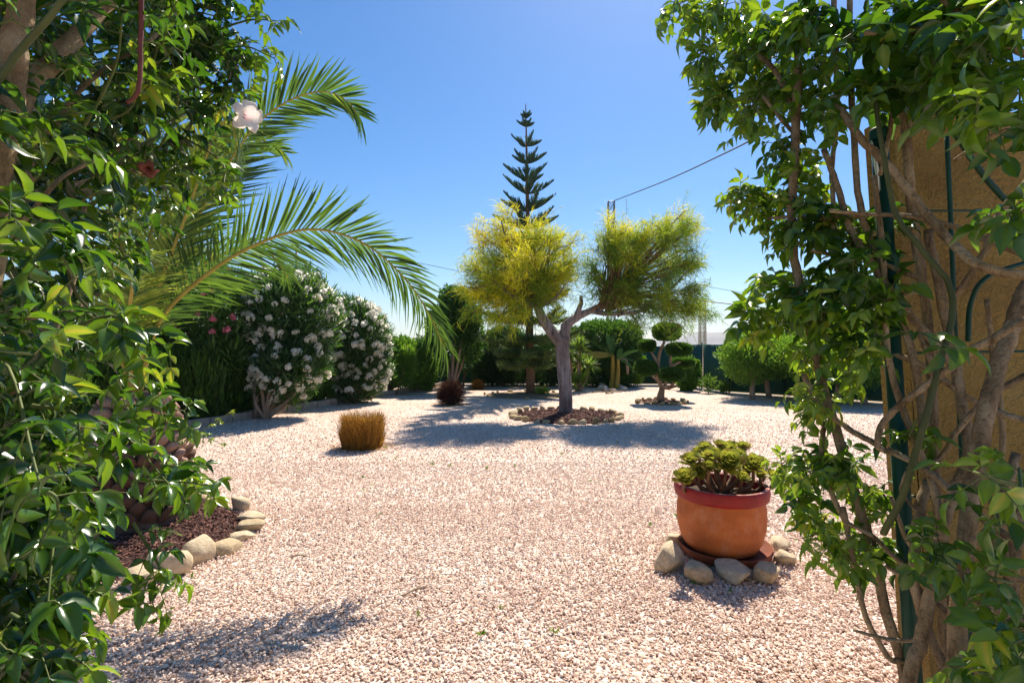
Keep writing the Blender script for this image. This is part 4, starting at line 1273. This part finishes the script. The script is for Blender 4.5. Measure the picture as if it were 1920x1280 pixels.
# ------------------------------------------------------------------ pillar, post, trellis on the right
def pillar():
    V = []
    yn, yf = 1.36, 1.47
    def xl(z, y):   # slightly battered left face
        return 1.155 - .068 * z - (y - yf) * .0
    H = 2.12
    t = thing('stucco_pillar', 'ochre yellow rough stucco pillar behind the woody vine', 'pillar', (1.5, 1.37, 0))
    nz, nx = 40, 24
    def grid(f, a, b):
        vs = [f(i / a, j / b) for i in range(a + 1) for j in range(b + 1)]
        fs = [(i * (b + 1) + j, i * (b + 1) + j + 1, (i + 1) * (b + 1) + j + 1, (i + 1) * (b + 1) + j) for i in range(a) for j in range(b)]
        return vs, fs
    xr = 2.6
    g = Geo()
    g.add(*grid(lambda u, v: (xl(v * H, yn) * (1 - u) + xr * u, yn + .004 * math.sin(u * 21 + v * 9), v * H), nx, nz))
    g.add(*grid(lambda u, v: (xl(v * H, yn), yn + (yf - yn) * (1 - u), v * H), 4, nz))
    g.add(*grid(lambda u, v: (xr * (1 - u) + xl(v * H, yf) * u, yf, v * H), nx, nz))
    g.add([(xl(H, yn), yn, H), (xr, yn, H), (xr, yf, H), (xl(H, yf), yf, H)], [(0, 1, 2, 3)])
    g.add([(xr, yn, 0), (xr, yf, 0), (xr, yf, H), (xr, yn, H)], [(0, 1, 2, 3)])
    g.build('shaft', M['stucco'], t, smooth=False)
pillar()
t = thing('green_post', 'dark green round metal post standing against the stucco pillar', 'post', (1.0, 1.2, 0))
a, b = P(1648, 250, 1.22), P(1714, 1280, 1.22)
f = b + (b - a) * (b[2] / (a[2] - b[2]))
Geo().tube([f, b, a], .0175, 14).build('tube', M['greenmetal'], t)
Geo().add(*lathe([(.0, .010), (.018, .008), (.0195, 0), (.0195, -.02)], 16, a + np.array([0, 0, .003]))).build('cap', M['greenmetal'], t)
t = thing('wire_trellis', 'green coated wire trellis on the stucco pillar', 'trellis', (1.2, 1.23, 0))
for pts, w in [([(1775, 255, 1.24), (1782, 400, 1.24), (1790, 600, 1.24), (1800, 800, 1.24), (1815, 1100, 1.24), (1850, 1879, 1.24)], 8), ([(1785, 240, 1.23), (1830, 310, 1.23), (1880, 370, 1.23), (1960, 450, 1.23)], 10),
               ([(1700, 662, 1.24), (1800, 660, 1.24), (1960, 658, 1.24)], 5), ([(1930, 490, 1.2), (1850, 520, 1.2), (1820, 570, 1.22), (1815, 640, 1.22)], 9), ([(1700, 395, 1.24), (1830, 395, 1.24), (1960, 393, 1.24)], 4), ([(1700, 930, 1.24), (1830, 932, 1.24), (1960, 934, 1.24)], 4)]:
    c = spline([P(*p) for p in pts], 6)
    Geo().tube(c, w / 2 * 1.22 / FPX, 8).build('wire', M['greenmetal'], t)

# ------------------------------------------------------------------ climbers
class Rec:
    def __init__(s):
        s.p, s.d, s.n, s.l, s.w, s.t = [], [], [], [], [], []
    def add(s, p, d, n, l, w, t):
        s.p.append(p); s.d.append(d); s.n.append(n); s.l.append(l); s.w.append(w); s.t.append(t)
VAR = []
RIB = np.tile([-.05, .13, -.05], 5) + np.repeat([.06, .02, 0, 0, -.04], 3)      # paler midrib and leaf base
for i in range(12):
    VAR.append((leaf_tpl(fold=U(.2, .6), curl=U(.05, .5), side=U(-.14, .14),
                         ws=[(.03, .36, .46, .27, .012), (.04, .42, .5, .36, .015), (.03, .40, .44, .22, .008)][i % 3]), (i + .5) / 12))
def compound(rec, tw, base, d, L, pairs, ll, asp, tm, tsd=.14, rnd=.25):
    """one pinnate leaf: a thin rachis with opposite leaflets and one at the end"""
    d = nrm(d)
    sagv = np.array([0, 0, -L * .28])
    pts = np.array([base, base + d * L * .5 + sagv * .25, base + d * L + sagv])
    tw.tube(pts, [.0013, .0011, .0008], 3, caps=False)
    T = nrm(pts[2] - pts[1])
    lat = nrm(np.cross(T, np.array([0, 0, 1.0])) + rng.normal(0, .2, 3))
    upn = nrm(np.cross(lat, T))
    t0 = tm + rng.normal(0, tsd)
    for k in range(pairs):
        q = .4 + .5 * k / max(1, pairs - 1) if pairs > 1 else .6
        p = pts[0] * (1 - q) ** 2 + 2 * q * (1 - q) * pts[1] + q * q * pts[2]
        for sd in (1, -1):
            dd = nrm(lat * sd + T * .45 + rng.normal(0, rnd, 3) + np.array([0, 0, -.25]))
            l = ll * U(.8, 1.1)
            rec.add(p, dd, nrm(upn + rng.normal(0, .45, 3)), l, l * asp * U(.85, 1.15), t0 + rng.normal(0, .06))
    l = ll * U(1.0, 1.25)
    rec.add(pts[2], nrm(T + np.array([0, 0, -.3]) + rng.normal(0, rnd, 3)), nrm(upn + rng.normal(0, .45, 3)), l, l * asp, t0)
def shoot(rec, tw, p0, p1, nodes, L, pairs, ll, asp, tm, sag=.1, r=.0028, start=.25):
    p0, p1 = np.asarray(p0, float), np.asarray(p1, float)
    mid = (p0 + p1) / 2 + np.array([0, 0, sag]) + rng.normal(0, .02, 3)
    c = spline([p0, mid, p1], 6)
    tw.tube(c, np.linspace(r * 1.3, r * .5, len(c)), 5, caps=False)
    T = nrm(np.gradient(c, axis=0))
    for q in np.linspace(start, 1, nodes):
        i = min(int(q * (len(c) - 1)), len(c) - 1)
        a = nrm(np.cross(T[i], rng.normal(size=3)))
        young = .16 * max(0, q - .6) / .4
        for sd in (1, -1):
            if U(0, 1) < .15:
                continue
            compound(rec, tw, c[i], nrm(a * sd + T[i] * .5 + np.array([0, 0, .15])), L * U(.7, 1.15) * (1 - .4 * q), pairs, ll * U(.75, 1.1) * (1 - .25 * max(0, q - .5)), asp, tm + young)
def emit_leaves(rec, t, mat, nobj=300, cell=26):
    p, d, n = np.array(rec.p), np.array(rec.d), np.array(rec.n)
    l, w, tt = np.array(rec.l), np.array(rec.w), np.clip(np.array(rec.t), 0, .999)
    tt = np.where((tt > .86) & (U(0, 1, len(tt)) > .12), U(.74, .88, len(tt)), tt)
    c = p + d * (l * .5)[:, None]
    dep = np.maximum(c[:, 1], .05)
    px, py = 960 + c[:, 0] / dep * FPX, HOR - (c[:, 2] - CAMH) / dep * FPX
    order = np.argsort(dep)
    seen, vis = {}, np.zeros(len(p), bool)
    for i in order:
        if 0 < px[i] < 1920 and 0 < py[i] < 1280 and c[i, 1] > .25:
            k = (int(px[i] // cell), int(py[i] // cell))
            if seen.get(k, 0) < 1:
                vis[i] = True
                seen[k] = seen.get(k, 0) + 1
    score = np.where(vis, l * w / dep ** 2, 0)
    pick = np.argsort(-score)[:nobj]
    isobj = np.zeros(len(p), bool)
    isobj[pick[score[pick] > 0]] = True
    var = np.minimum((tt * 12).astype(int), 11)
    ms = [Geo().add(v[0][0], v[0][1], np.clip(v[1] + RIB, 0, 1)).mesh('leaf', mat) for v in VAR]
    F = mats(d, n, l, w, l)
    for i in np.nonzero(isobj)[0]:
        link('leaf', ms[var[i]], t, M=M4(F[i], p[i]))
    g = Geo()
    for v in range(12):
        q = (~isobj) & (rng.integers(0, 12, len(p)) == v) if False else (~isobj) & (var == v)
        g.inst(VAR[(v * 5) % 12][0], F[q], p[q], tt[q], RIB)
    g.build('foliage', mat, t, kind='stuff')
    return len(p)
def trumpet(t, p, d, s, mat):
    """pink-white trumpet flower: a flaring tube with five broad lobes"""
    d = nrm(np.array(d, float))
    A = nrm(np.cross(d, [.2, .3, .9]))
    B = np.cross(d, A)
    n, V, F = 40, [], []
    prof = [(.0, .05), (.25, .10), (.55, .17), (.78, .28), (.92, .55), (.95, .85), (.86, 1.0)]
    for j, (z, r) in enumerate(prof):
        for i in range(n):
            a = 2 * math.pi * i / n
            lobe = abs(math.cos(a * 2.5))
            k = max(0, (j - 3) / 3)
            rr = r * (1 - k * .38 * (1 - lobe ** .6)) * (1 + .05 * k * math.sin(a * 11))
            zz = z + k * .14 * math.sin(a * 3 + 1) - k * k * .12 * lobe
            V.append(np.array(p) + s * (d * zz + (A * math.cos(a) + B * math.sin(a)) * rr * .55))
    for j in range(len(prof) - 1):
        for i in range(n):
            F.append((j * n + i, j * n + (i + 1) % n, (j + 1) * n + (i + 1) % n, (j + 1) * n + i))
    g = Geo().add(V, F, np.repeat([.0, .1, .4, .7, .9, .9, .8], n))
    fl = g.build('flower', mat, t)
    fl['_base'] = 1
    Geo().tube([np.array(p) - d * s * .3, np.array(p) + d * s * .08], [.003, .006], 6).build('calyx', M['twig'], fl)

def stems(t, lst, mat, name='stem', per=6, wob=.07):
    for pts, w in lst:
        d = np.mean([p[2] for p in pts])
        c = spline([P(*p) for p in pts], per)
        w0, w1 = w if isinstance(w, tuple) else (w, w * .8)
        c = c + rng.normal(0, min(.0016, w0 * .5 * d / FPX * .1), c.shape)
        Geo().tube(c, np.linspace(w0, w1, len(c)) * .5 * d / FPX, 10, wob=wob).build(name, mat, t)

def left_climber():
    t = thing('flowering_climber', 'dense glossy green climbing shrub with pale trumpet flowers beside the palm', 'climber', (-1.0, 1.2, 0))
    tw, rec = Geo(), Rec()
    stems(t, [([(-30, 560, .80), (-5, 330, .8), (15, 200, .8), (35, 60, .8), (50, -60, .8)], (48, 38)), ([(-30, 1700, .9), (-40, 1200, .85), (-30, 560, .80)], 50),
              ([(-5, 330, .8), (50, 175, .85), (110, 105, .9), (170, 40, .95), (230, -40, 1.0)], (34, 26)), ([(20, 480, 1.0), (55, 330, 1.0), (45, 250, 1.0)], 16),
              ([(55, 300, 1.1), (95, 320, 1.15), (150, 245, 1.2)], 12), ([(60, 310, 1.1), (130, 290, 1.2), (230, 275, 1.3), (320, 150, 1.4)], 10), ([(-20, 600, .9), (100, 590, 1.0), (160, 570, 1.1)], 12), ([(-20, 760, .9), (60, 700, .95), (110, 600, 1.0), (150, 480, 1.05), (160, 380, 1.1)], 11), ([(-30, 980, .85), (60, 900, .9), (120, 820, .95), (190, 790, 1.0)], 9), ([(40, 420, .95), (120, 330, 1.0), (200, 300, 1.05), (270, 330, 1.1)], 8), ([(-20, 1180, .8), (40, 1060, .85), (130, 1000, .9)], 9), ([(90, 250, 1.0), (170, 150, 1.1), (300, 60, 1.2), (360, -20, 1.3)], 9)], M['bark_vine'])
    stems(t, [([(-20, 175, .7), (50, 80, .7), (95, 30, .7), (140, -30, .7)], 13), ([(120, 480, .9), (150, 560, 1.0), (230, 640, 1.1)], 6)], M['bark_green'])
    stems(t, [([(266, -40, .85), (264, 80, .85), (261, 160, .85), (252, 182, .85), (238, 192, .85)], (9, 7))], M['podstalk'], 'pod_stalk')
    bx = np.array([-60, 0, 60, 120, 180, 250, 320, 400, 500, 600, 700, 800, 880, 940, 1000, 1100, 1180, 1240, 1300, 1500, 2000])
    by = np.array([495, 500, 490, 475, 435, 395, 355, 310, 255, 225, 230, 230, 235, 225, 185, 160, 125, 90, 60, 10, -80])
    def surf(y, z):
        yi = HOR - (z - CAMH) / 1.5 * FPX
        xe = (np.interp(yi, bx, by) - 960) / FPX * 1.5
        return -.45 + (xe + .45) * (y - .5)
    N = 0
    for k in range(330):
        y, z = U(.58, 1.55), U(.12, 2.75)
        yi = HOR - (z - CAMH) / y * FPX
        mid = 380 < yi < 960
        depth = abs(rng.normal(0, .13))
        if mid and y > .9 and U(0, 1) < .48:
            continue
        x = surf(y, z) - depth - (.03 if y < .8 else 0)
        if 700 < yi < 1010 and y > .78 and U(0, 1) < .62:
            continue
        tip = np.array([x, y, z])
        p0 = tip + np.array([U(-.38, -.16), U(-.05, .2), U(-.2, .1)])
        shoot(rec, tw, p0, tip, rng.integers(4, 7), .075, 2 if U(0, 1) < .6 else 3, U(.030, .052), .5, U(.04, .50), sag=U(.0, .08))
    # deeper leaves that close the mass behind
    for k in range(120):
        y, z = U(.7, 1.9), U(.1, 3.0)
        x = surf(min(y, 1.55), z) - U(.25, .9)
        yi = HOR - (z - CAMH) / y * FPX
        if 330 < yi < 1000 and U(0, 1) < .75:
            continue
        tip = np.array([x, y, z])
        shoot(rec, tw, tip + np.array([U(-.4, -.1), U(-.1, .3), U(-.2, .1)]), tip, 5, .08, 3, .048, .52, U(.1, .5), sag=.05)
    # sprays that reach out of the outline
    out = [((395, 60, 1.5), (520, 40, 1.45)), ((400, 100, 1.5), (515, 110, 1.45)), ((300, 870, 1.25), (395, 935, 1.2)), ((250, 900, 1.1), (400, 910, 1.15)), ((230, 760, 1.2), (345, 770, 1.2)), ((250, 980, 1.05), (285, 1130, 1.0)),
           ((180, 640, 1.1), (315, 650, 1.1)), ((330, 250, 1.4), (420, 350, 1.35)), ((300, 330, 1.4), (405, 370, 1.3)), ((240, 700, 1.3), (330, 830, 1.25)), ((120, 1000, .8), (170, 1180, .78)), ((20, 1150, .7), (150, 1240, .72)),
           ((60, 760, .75), (150, 830, .75)), ((60, 480, .7), (140, 520, .7)), ((0, 900, .65), (110, 960, .65)), ((120, 620, .9), (250, 690, .92)), ((380, 20, 1.5), (500, -20, 1.5)), ((350, 160, 1.5), (470, 170, 1.45)), ((200, 820, .95), (310, 900, .95))]
    for a, b in out:
        shoot(rec, tw, P(*a), P(*b), 6, .06, 2, .042, .5, .52, sag=.02, start=.15)
    # light young tip against the gravel
    shoot(rec, tw, P(335, 830, 1.3), P(432, 772, 1.28), 8, .018, 2, .012, .5, .9, sag=0, r=.0018, start=.4)
    shoot(rec, tw, P(330, 800, 1.3), P(415, 832, 1.28), 6, .016, 2, .012, .5, .9, sag=.01, r=.0014, start=.4)
    tw.build('twig', M['twig'], t)
    n = emit_leaves(rec, t, M['vine_dark'])
    trumpet(t, P(448, 222, 1.36), (.55, -.5, -.15), .075, M['trumpet'])
    trumpet(t, P(118, 1108, .78), (.6, -.3, -.5), .045, M['trumpet'])
    trumpet(t, P(282, 300, 1.1), (.2, -.5, -.8), .038, M['podstalk'])
    return n
def right_climber():
    t = thing('woody_climber', 'old woody vine with twisted brown stems and small oval leaves over the pillar', 'climber', (1.0, 1.15, 0))
    S = [([(1505, -80, 1.38), (1498, 100, 1.37), (1492, 250, 1.36), (1484, 420, 1.35), (1500, 540, 1.33), (1525, 640, 1.32), (1548, 740, 1.3), (1580, 850, 1.28), (1612, 950, 1.27), (1640, 1050, 1.26), (1668, 1170, 1.25), (1700, 1300, 1.24), (1790, 1830, 1.22)], (26, 30)),
         ([(1960, 470, 1.08), (1915, 560, 1.06), (1888, 640, 1.05), (1852, 760, 1.03), (1832, 860, 1.02), (1818, 950, 1.02), (1803, 1100, 1.02), (1795, 1300, 1.02), (1790, 2070, 1.02)], (44, 50)),
         ([(1740, 430, 1.18), (1765, 560, 1.16), (1785, 650, 1.15), (1803, 760, 1.13), (1818, 840, 1.1), (1790, 920, 1.1), (1765, 1000, 1.1), (1748, 1090, 1.1), (1728, 1200, 1.1), (1700, 1330, 1.1), (1690, 1970, 1.1)], (26, 40)),
         ([(1740, 900, 1.18), (1716, 1000, 1.15), (1714, 1080, 1.13), (1735, 1170, 1.12), (1775, 1260, 1.1), (1850, 1400, 1.1), (1860, 1970, 1.1)], 32),
         ([(1560, 180, 1.25), (1610, 255, 1.2), (1660, 305, 1.17), (1720, 380, 1.14), (1780, 450, 1.1), (1840, 500, 1.05), (1960, 522, 1.0)], (22, 27)),
         ([(1555, 395, 1.22), (1620, 402, 1.2), (1700, 405, 1.17), (1790, 425, 1.14), (1850, 450, 1.1), (1960, 490, 1.0)], (12, 21)),
         ([(1970, 575, .92), (1850, 640, .98), (1780, 690, 1.03), (1720, 735, 1.07), (1680, 765, 1.1), (1652, 800, 1.12), (1645, 835, 1.12), (1662, 846, 1.12)], (23, 19)),
         ([(1505, 700, 1.28), (1530, 750, 1.27), (1565, 785, 1.25), (1620, 820, 1.2), (1680, 850, 1.15), (1750, 890, 1.1), (1800, 935, 1.06), (1860, 985, 1.0), (1960, 1050, .95)], (12, 14)),
         ([(1590, 980, 1.22), (1640, 1008, 1.2), (1690, 1055, 1.17), (1760, 1088, 1.14), (1830, 1125, 1.1), (1960, 1180, 1.05)], (12, 22)),
         ([(1592, -60, 1.32), (1596, 150, 1.3), (1602, 260, 1.28), (1612, 380, 1.25), (1645, 490, 1.22), (1690, 600, 1.2), (1722, 720, 1.18), (1740, 900, 1.18)], (17, 24)),
         ([(1692, -60, 1.2), (1682, 120, 1.2), (1668, 250, 1.2), (1650, 330, 1.2)], (18, 12)), ([(1562, -60, 1.35), (1570, 200, 1.33), (1560, 330, 1.3), (1572, 540, 1.25)], (11, 8)),
         ([(1620, 62, 1.15), (1720, 57, 1.1), (1820, 48, 1.05), (1960, 30, 1.0)], (16, 22)), ([(1720, -60, 1.02), (1790, 20, 1.0), (1850, 65, .98), (1980, 130, .95)], 24),
         ([(1545, 280, 1.3), (1572, 355, 1.27), (1595, 430, 1.24), (1645, 510, 1.2), (1690, 570, 1.18), (1790, 690, 1.15)], (12, 16)),
         ([(1655, 60, 1.2), (1690, 140, 1.2), (1702, 300, 1.2), (1712, 420, 1.2), (1735, 560, 1.2), (1745, 700, 1.2), (1755, 900, 1.2), (1790, 1890, 1.18)], (28, 26)),
         ([(1975, 290, 1.05), (1878, 395, 1.08), (1842, 480, 1.1), (1780, 570, 1.14)], (22, 18)),
         ([(1582, 950, 1.25), (1600, 1050, 1.25), (1622, 1150, 1.25), (1665, 1230, 1.24), (1725, 1300, 1.23), (1800, 1820, 1.22)], (10, 13)), ([(1548, 790, 1.3), (1540, 850, 1.3), (1562, 930, 1.28), (1592, 990, 1.25)], (10, 11)),
         ([(1905, 850, 1.1), (1880, 950, 1.08), (1850, 1100, 1.08), (1862, 1300, 1.08), (1870, 1980, 1.08)], (26, 34)), ([(1965, 760, 1.12), (1915, 950, 1.1), (1900, 1150, 1.1), (1930, 1980, 1.1)], (26, 36)),
         ([(1600, 1180, 1.22), (1640, 1192, 1.2), (1690, 1200, 1.18), (1750, 1190, 1.16)], (6, 10)), ([(1400, 90, 1.5), (1450, 130, 1.45), (1490, 210, 1.4)], (8, 12)), ([(1430, 180, 1.45), (1470, 230, 1.42), (1500, 260, 1.38)], (6, 9)),
         ([(1440, 410, 1.4), (1500, 405, 1.33), (1560, 410, 1.28), (1620, 402, 1.2)], (6, 11)), ([(1520, 470, 1.3), (1580, 480, 1.27), (1640, 490, 1.22), (1720, 520, 1.15)], (6, 10)), ([(1510, 560, 1.3), (1590, 555, 1.25), (1660, 560, 1.2), (1740, 540, 1.15)], (7, 12)),
         ([(1600, 650, 1.25), (1660, 660, 1.22), (1720, 680, 1.18), (1780, 720, 1.14)], (8, 14)), ([(1660, 1060, 1.2), (1720, 1100, 1.16), (1810, 1180, 1.1)], (8, 14)), ([(1790, 300, 1.1), (1870, 250, 1.0), (1960, 240, .95)], (8, 12)), ([(1700, 885, 1.1), (1690, 920, 1.12), (1720, 960, 1.1)], 7),
         ([(1640, 330, 1.2), (1655, 480, 1.19), (1662, 640, 1.18), (1690, 760, 1.16), (1745, 900, 1.13), (1775, 1050, 1.1), (1790, 1300, 1.08), (1800, 2000, 1.08)], (16, 24)), ([(1930, 700, 1.05), (1860, 740, 1.08), (1800, 800, 1.1), (1760, 860, 1.13), (1700, 880, 1.16)], (14, 9)),
         ([(1960, 1000, .98), (1890, 980, 1.02), (1830, 1010, 1.05), (1770, 1060, 1.1), (1720, 1150, 1.14)], (16, 10)), ([(1850, 560, 1.12), (1862, 680, 1.12), (1880, 800, 1.1), (1872, 930, 1.1), (1890, 1100, 1.08)], (14, 20)), ([(1960, 1120, .95), (1870, 1180, 1.0), (1800, 1220, 1.05), (1740, 1290, 1.1)], (18, 14)),
         ([(1720, 620, 1.17), (1760, 700, 1.15), (1840, 760, 1.12), (1960, 800, 1.05)], (9, 14)), ([(1710, 250, 1.18), (1760, 200, 1.15), (1830, 170, 1.1), (1960, 150, 1.0)], (10, 18)), ([(1670, 930, 1.16), (1700, 1010, 1.15), (1745, 1060, 1.12), (1830, 1060, 1.06), (1960, 1100, 1.0)], (8, 13))]
    S = [(p, tuple(a * k for a in (w if isinstance(w, tuple) else (w, w * .8)))) for p, w in S for k in [.6 if max(w if isinstance(w, tuple) else (w,)) > 16 else .9]]
    stems(t, S, M['bark_vine'])
    stems(t, [([(1640, 180, 1.12), (1658, 300, 1.11), (1680, 400, 1.1), (1730, 470, 1.07), (1778, 530, 1.05), (1786, 590, 1.04), (1768, 660, 1.04), (1742, 760, 1.05), (1716, 850, 1.07), (1692, 930, 1.1), (1655, 1000, 1.15)], (8, 13))], M['bark_green'], 'green_stem')
    tw, rec = Geo(), Rec()
    # (x, y, depth, spread px, shoots, tint, leaflet length)
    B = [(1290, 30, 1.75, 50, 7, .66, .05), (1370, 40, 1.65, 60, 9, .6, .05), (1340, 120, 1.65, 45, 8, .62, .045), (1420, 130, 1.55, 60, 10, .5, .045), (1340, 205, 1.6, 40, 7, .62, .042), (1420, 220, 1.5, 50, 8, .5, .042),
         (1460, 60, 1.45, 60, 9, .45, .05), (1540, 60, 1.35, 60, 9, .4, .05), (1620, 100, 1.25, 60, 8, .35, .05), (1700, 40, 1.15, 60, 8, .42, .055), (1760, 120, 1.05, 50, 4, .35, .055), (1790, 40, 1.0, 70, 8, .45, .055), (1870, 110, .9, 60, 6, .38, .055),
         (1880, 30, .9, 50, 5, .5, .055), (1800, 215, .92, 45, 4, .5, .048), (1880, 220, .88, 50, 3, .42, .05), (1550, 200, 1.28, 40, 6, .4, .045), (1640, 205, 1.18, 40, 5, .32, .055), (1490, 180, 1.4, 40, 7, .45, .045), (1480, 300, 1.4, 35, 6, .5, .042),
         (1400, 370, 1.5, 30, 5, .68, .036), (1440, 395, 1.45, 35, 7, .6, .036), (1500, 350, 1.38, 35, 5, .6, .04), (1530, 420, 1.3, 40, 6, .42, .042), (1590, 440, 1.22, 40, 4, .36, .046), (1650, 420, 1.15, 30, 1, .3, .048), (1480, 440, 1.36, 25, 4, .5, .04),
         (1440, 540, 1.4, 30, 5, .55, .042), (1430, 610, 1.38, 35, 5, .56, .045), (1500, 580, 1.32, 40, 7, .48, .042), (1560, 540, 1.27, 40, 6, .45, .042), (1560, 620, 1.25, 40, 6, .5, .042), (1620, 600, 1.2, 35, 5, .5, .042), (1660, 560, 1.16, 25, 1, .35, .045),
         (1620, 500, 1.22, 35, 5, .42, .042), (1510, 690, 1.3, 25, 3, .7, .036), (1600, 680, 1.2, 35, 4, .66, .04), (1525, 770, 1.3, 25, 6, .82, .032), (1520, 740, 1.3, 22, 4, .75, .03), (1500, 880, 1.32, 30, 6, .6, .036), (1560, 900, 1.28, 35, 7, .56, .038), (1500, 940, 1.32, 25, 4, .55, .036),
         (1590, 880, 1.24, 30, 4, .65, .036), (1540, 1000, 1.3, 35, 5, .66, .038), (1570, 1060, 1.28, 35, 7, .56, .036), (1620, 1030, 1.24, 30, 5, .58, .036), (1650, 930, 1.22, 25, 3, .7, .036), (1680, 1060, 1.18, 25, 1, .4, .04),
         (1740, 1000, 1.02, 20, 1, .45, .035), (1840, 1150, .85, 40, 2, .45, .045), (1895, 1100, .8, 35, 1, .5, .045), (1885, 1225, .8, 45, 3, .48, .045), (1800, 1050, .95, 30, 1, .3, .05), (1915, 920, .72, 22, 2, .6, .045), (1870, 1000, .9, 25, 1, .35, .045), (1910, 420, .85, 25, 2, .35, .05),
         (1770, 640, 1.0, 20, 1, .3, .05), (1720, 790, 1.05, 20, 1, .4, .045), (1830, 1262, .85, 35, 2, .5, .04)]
    for x, y, d, sp_, n, tm, ll in B:
        hub = P(x + U(-.3, .3) * sp_, y - .2 * sp_, d + .06)
        for k in range(n):
            a = U(0, 6.28)
            tip = P(x + math.cos(a) * sp_ * U(.4, 1.1), y + math.sin(a) * sp_ * U(.4, 1.1), d + U(-.1, .12))
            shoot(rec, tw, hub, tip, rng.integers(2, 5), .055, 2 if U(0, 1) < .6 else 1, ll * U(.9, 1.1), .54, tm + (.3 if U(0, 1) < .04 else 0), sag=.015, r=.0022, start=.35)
    tw.build('twig', M['twig'], t)
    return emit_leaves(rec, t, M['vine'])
nl = left_climber()
nr = right_climber()
print('leaves', nl, nr)

# ------------------------------------------------------------------ litter on the gravel
def litter():
    n = 420
    x, y = U(-3, 4, n), U(1.7, 9, n)
    d = rdir(n)
    d[:, 2] *= .25
    s = U(.012, .035, n)
    Geo().inst(RHOMB, mats(d, rdir(n) * .5 + np.array([0, 0, 1.]), s, s * .45), np.stack([x, y, np.full(n, .024)], 1), U(0, 1, n)).build('leaf_litter', M['litter'], smooth=False, kind='stuff')
    for i, (xa, ya, xb_, yb_, lb) in enumerate([(752, 1125, 800, 1106, 'short pale dry twig lying on the open gravel'), (545, 1050, 575, 1048, 'small dark dry twig lying on the gravel near the palm bed')]):
        a, c = GP(xa, ya), GP(xb_, yb_)
        a[2] = c[2] = .024
        tag(Geo().tube(spline([a, (a + c) / 2 + np.array([0, .01, .006]), c], 4), .006, 6, wob=.1).build('dry_twig', M['stick']), lb, 'twig')
litter()
def weeds():
    g = Geo()
    for k in range(46):
        x, y = U(-2.2, 3.6), U(2.4, 9.5)
        n = rng.integers(4, 9)
        d = nrm(rdir(n) * np.array([1, 1, .5]) + np.array([0, 0, .7]))
        L = U(.015, .05, n)
        g.inst(RHOMB, mats(d, rdir(n), L, L * .35), np.tile([x, y, .012], (n, 1)), U(.3, 1, n))
    g.build('weed_sprout', M['bright'], smooth=False, kind='stuff')
weeds()
for o in bpy.data.objects:
    if '_base' in o:
        del o['_base']

# ------------------------------------------------------------------ air
def haze():
    m = bpy.data.materials.new('haze_air')
    m.use_nodes = True
    nt = m.node_tree
    for n in list(nt.nodes):
        if n.type != 'OUTPUT_MATERIAL':
            nt.nodes.remove(n)
    pv = nt.nodes.new('ShaderNodeVolumePrincipled')
    pv.inputs['Color'].default_value = (.80, .87, .95, 1)
    pv.inputs['Density'].default_value = .00022
    pv.inputs['Anisotropy'].default_value = .2
    nt.links.new(pv.outputs[0], [n for n in nt.nodes if n.type == 'OUTPUT_MATERIAL'][0].inputs['Volume'])
    g = Geo().box((0, 0, 84.5), (7000, 7000, 171))
    g.build('haze', m, smooth=False, kind='stuff')
haze()
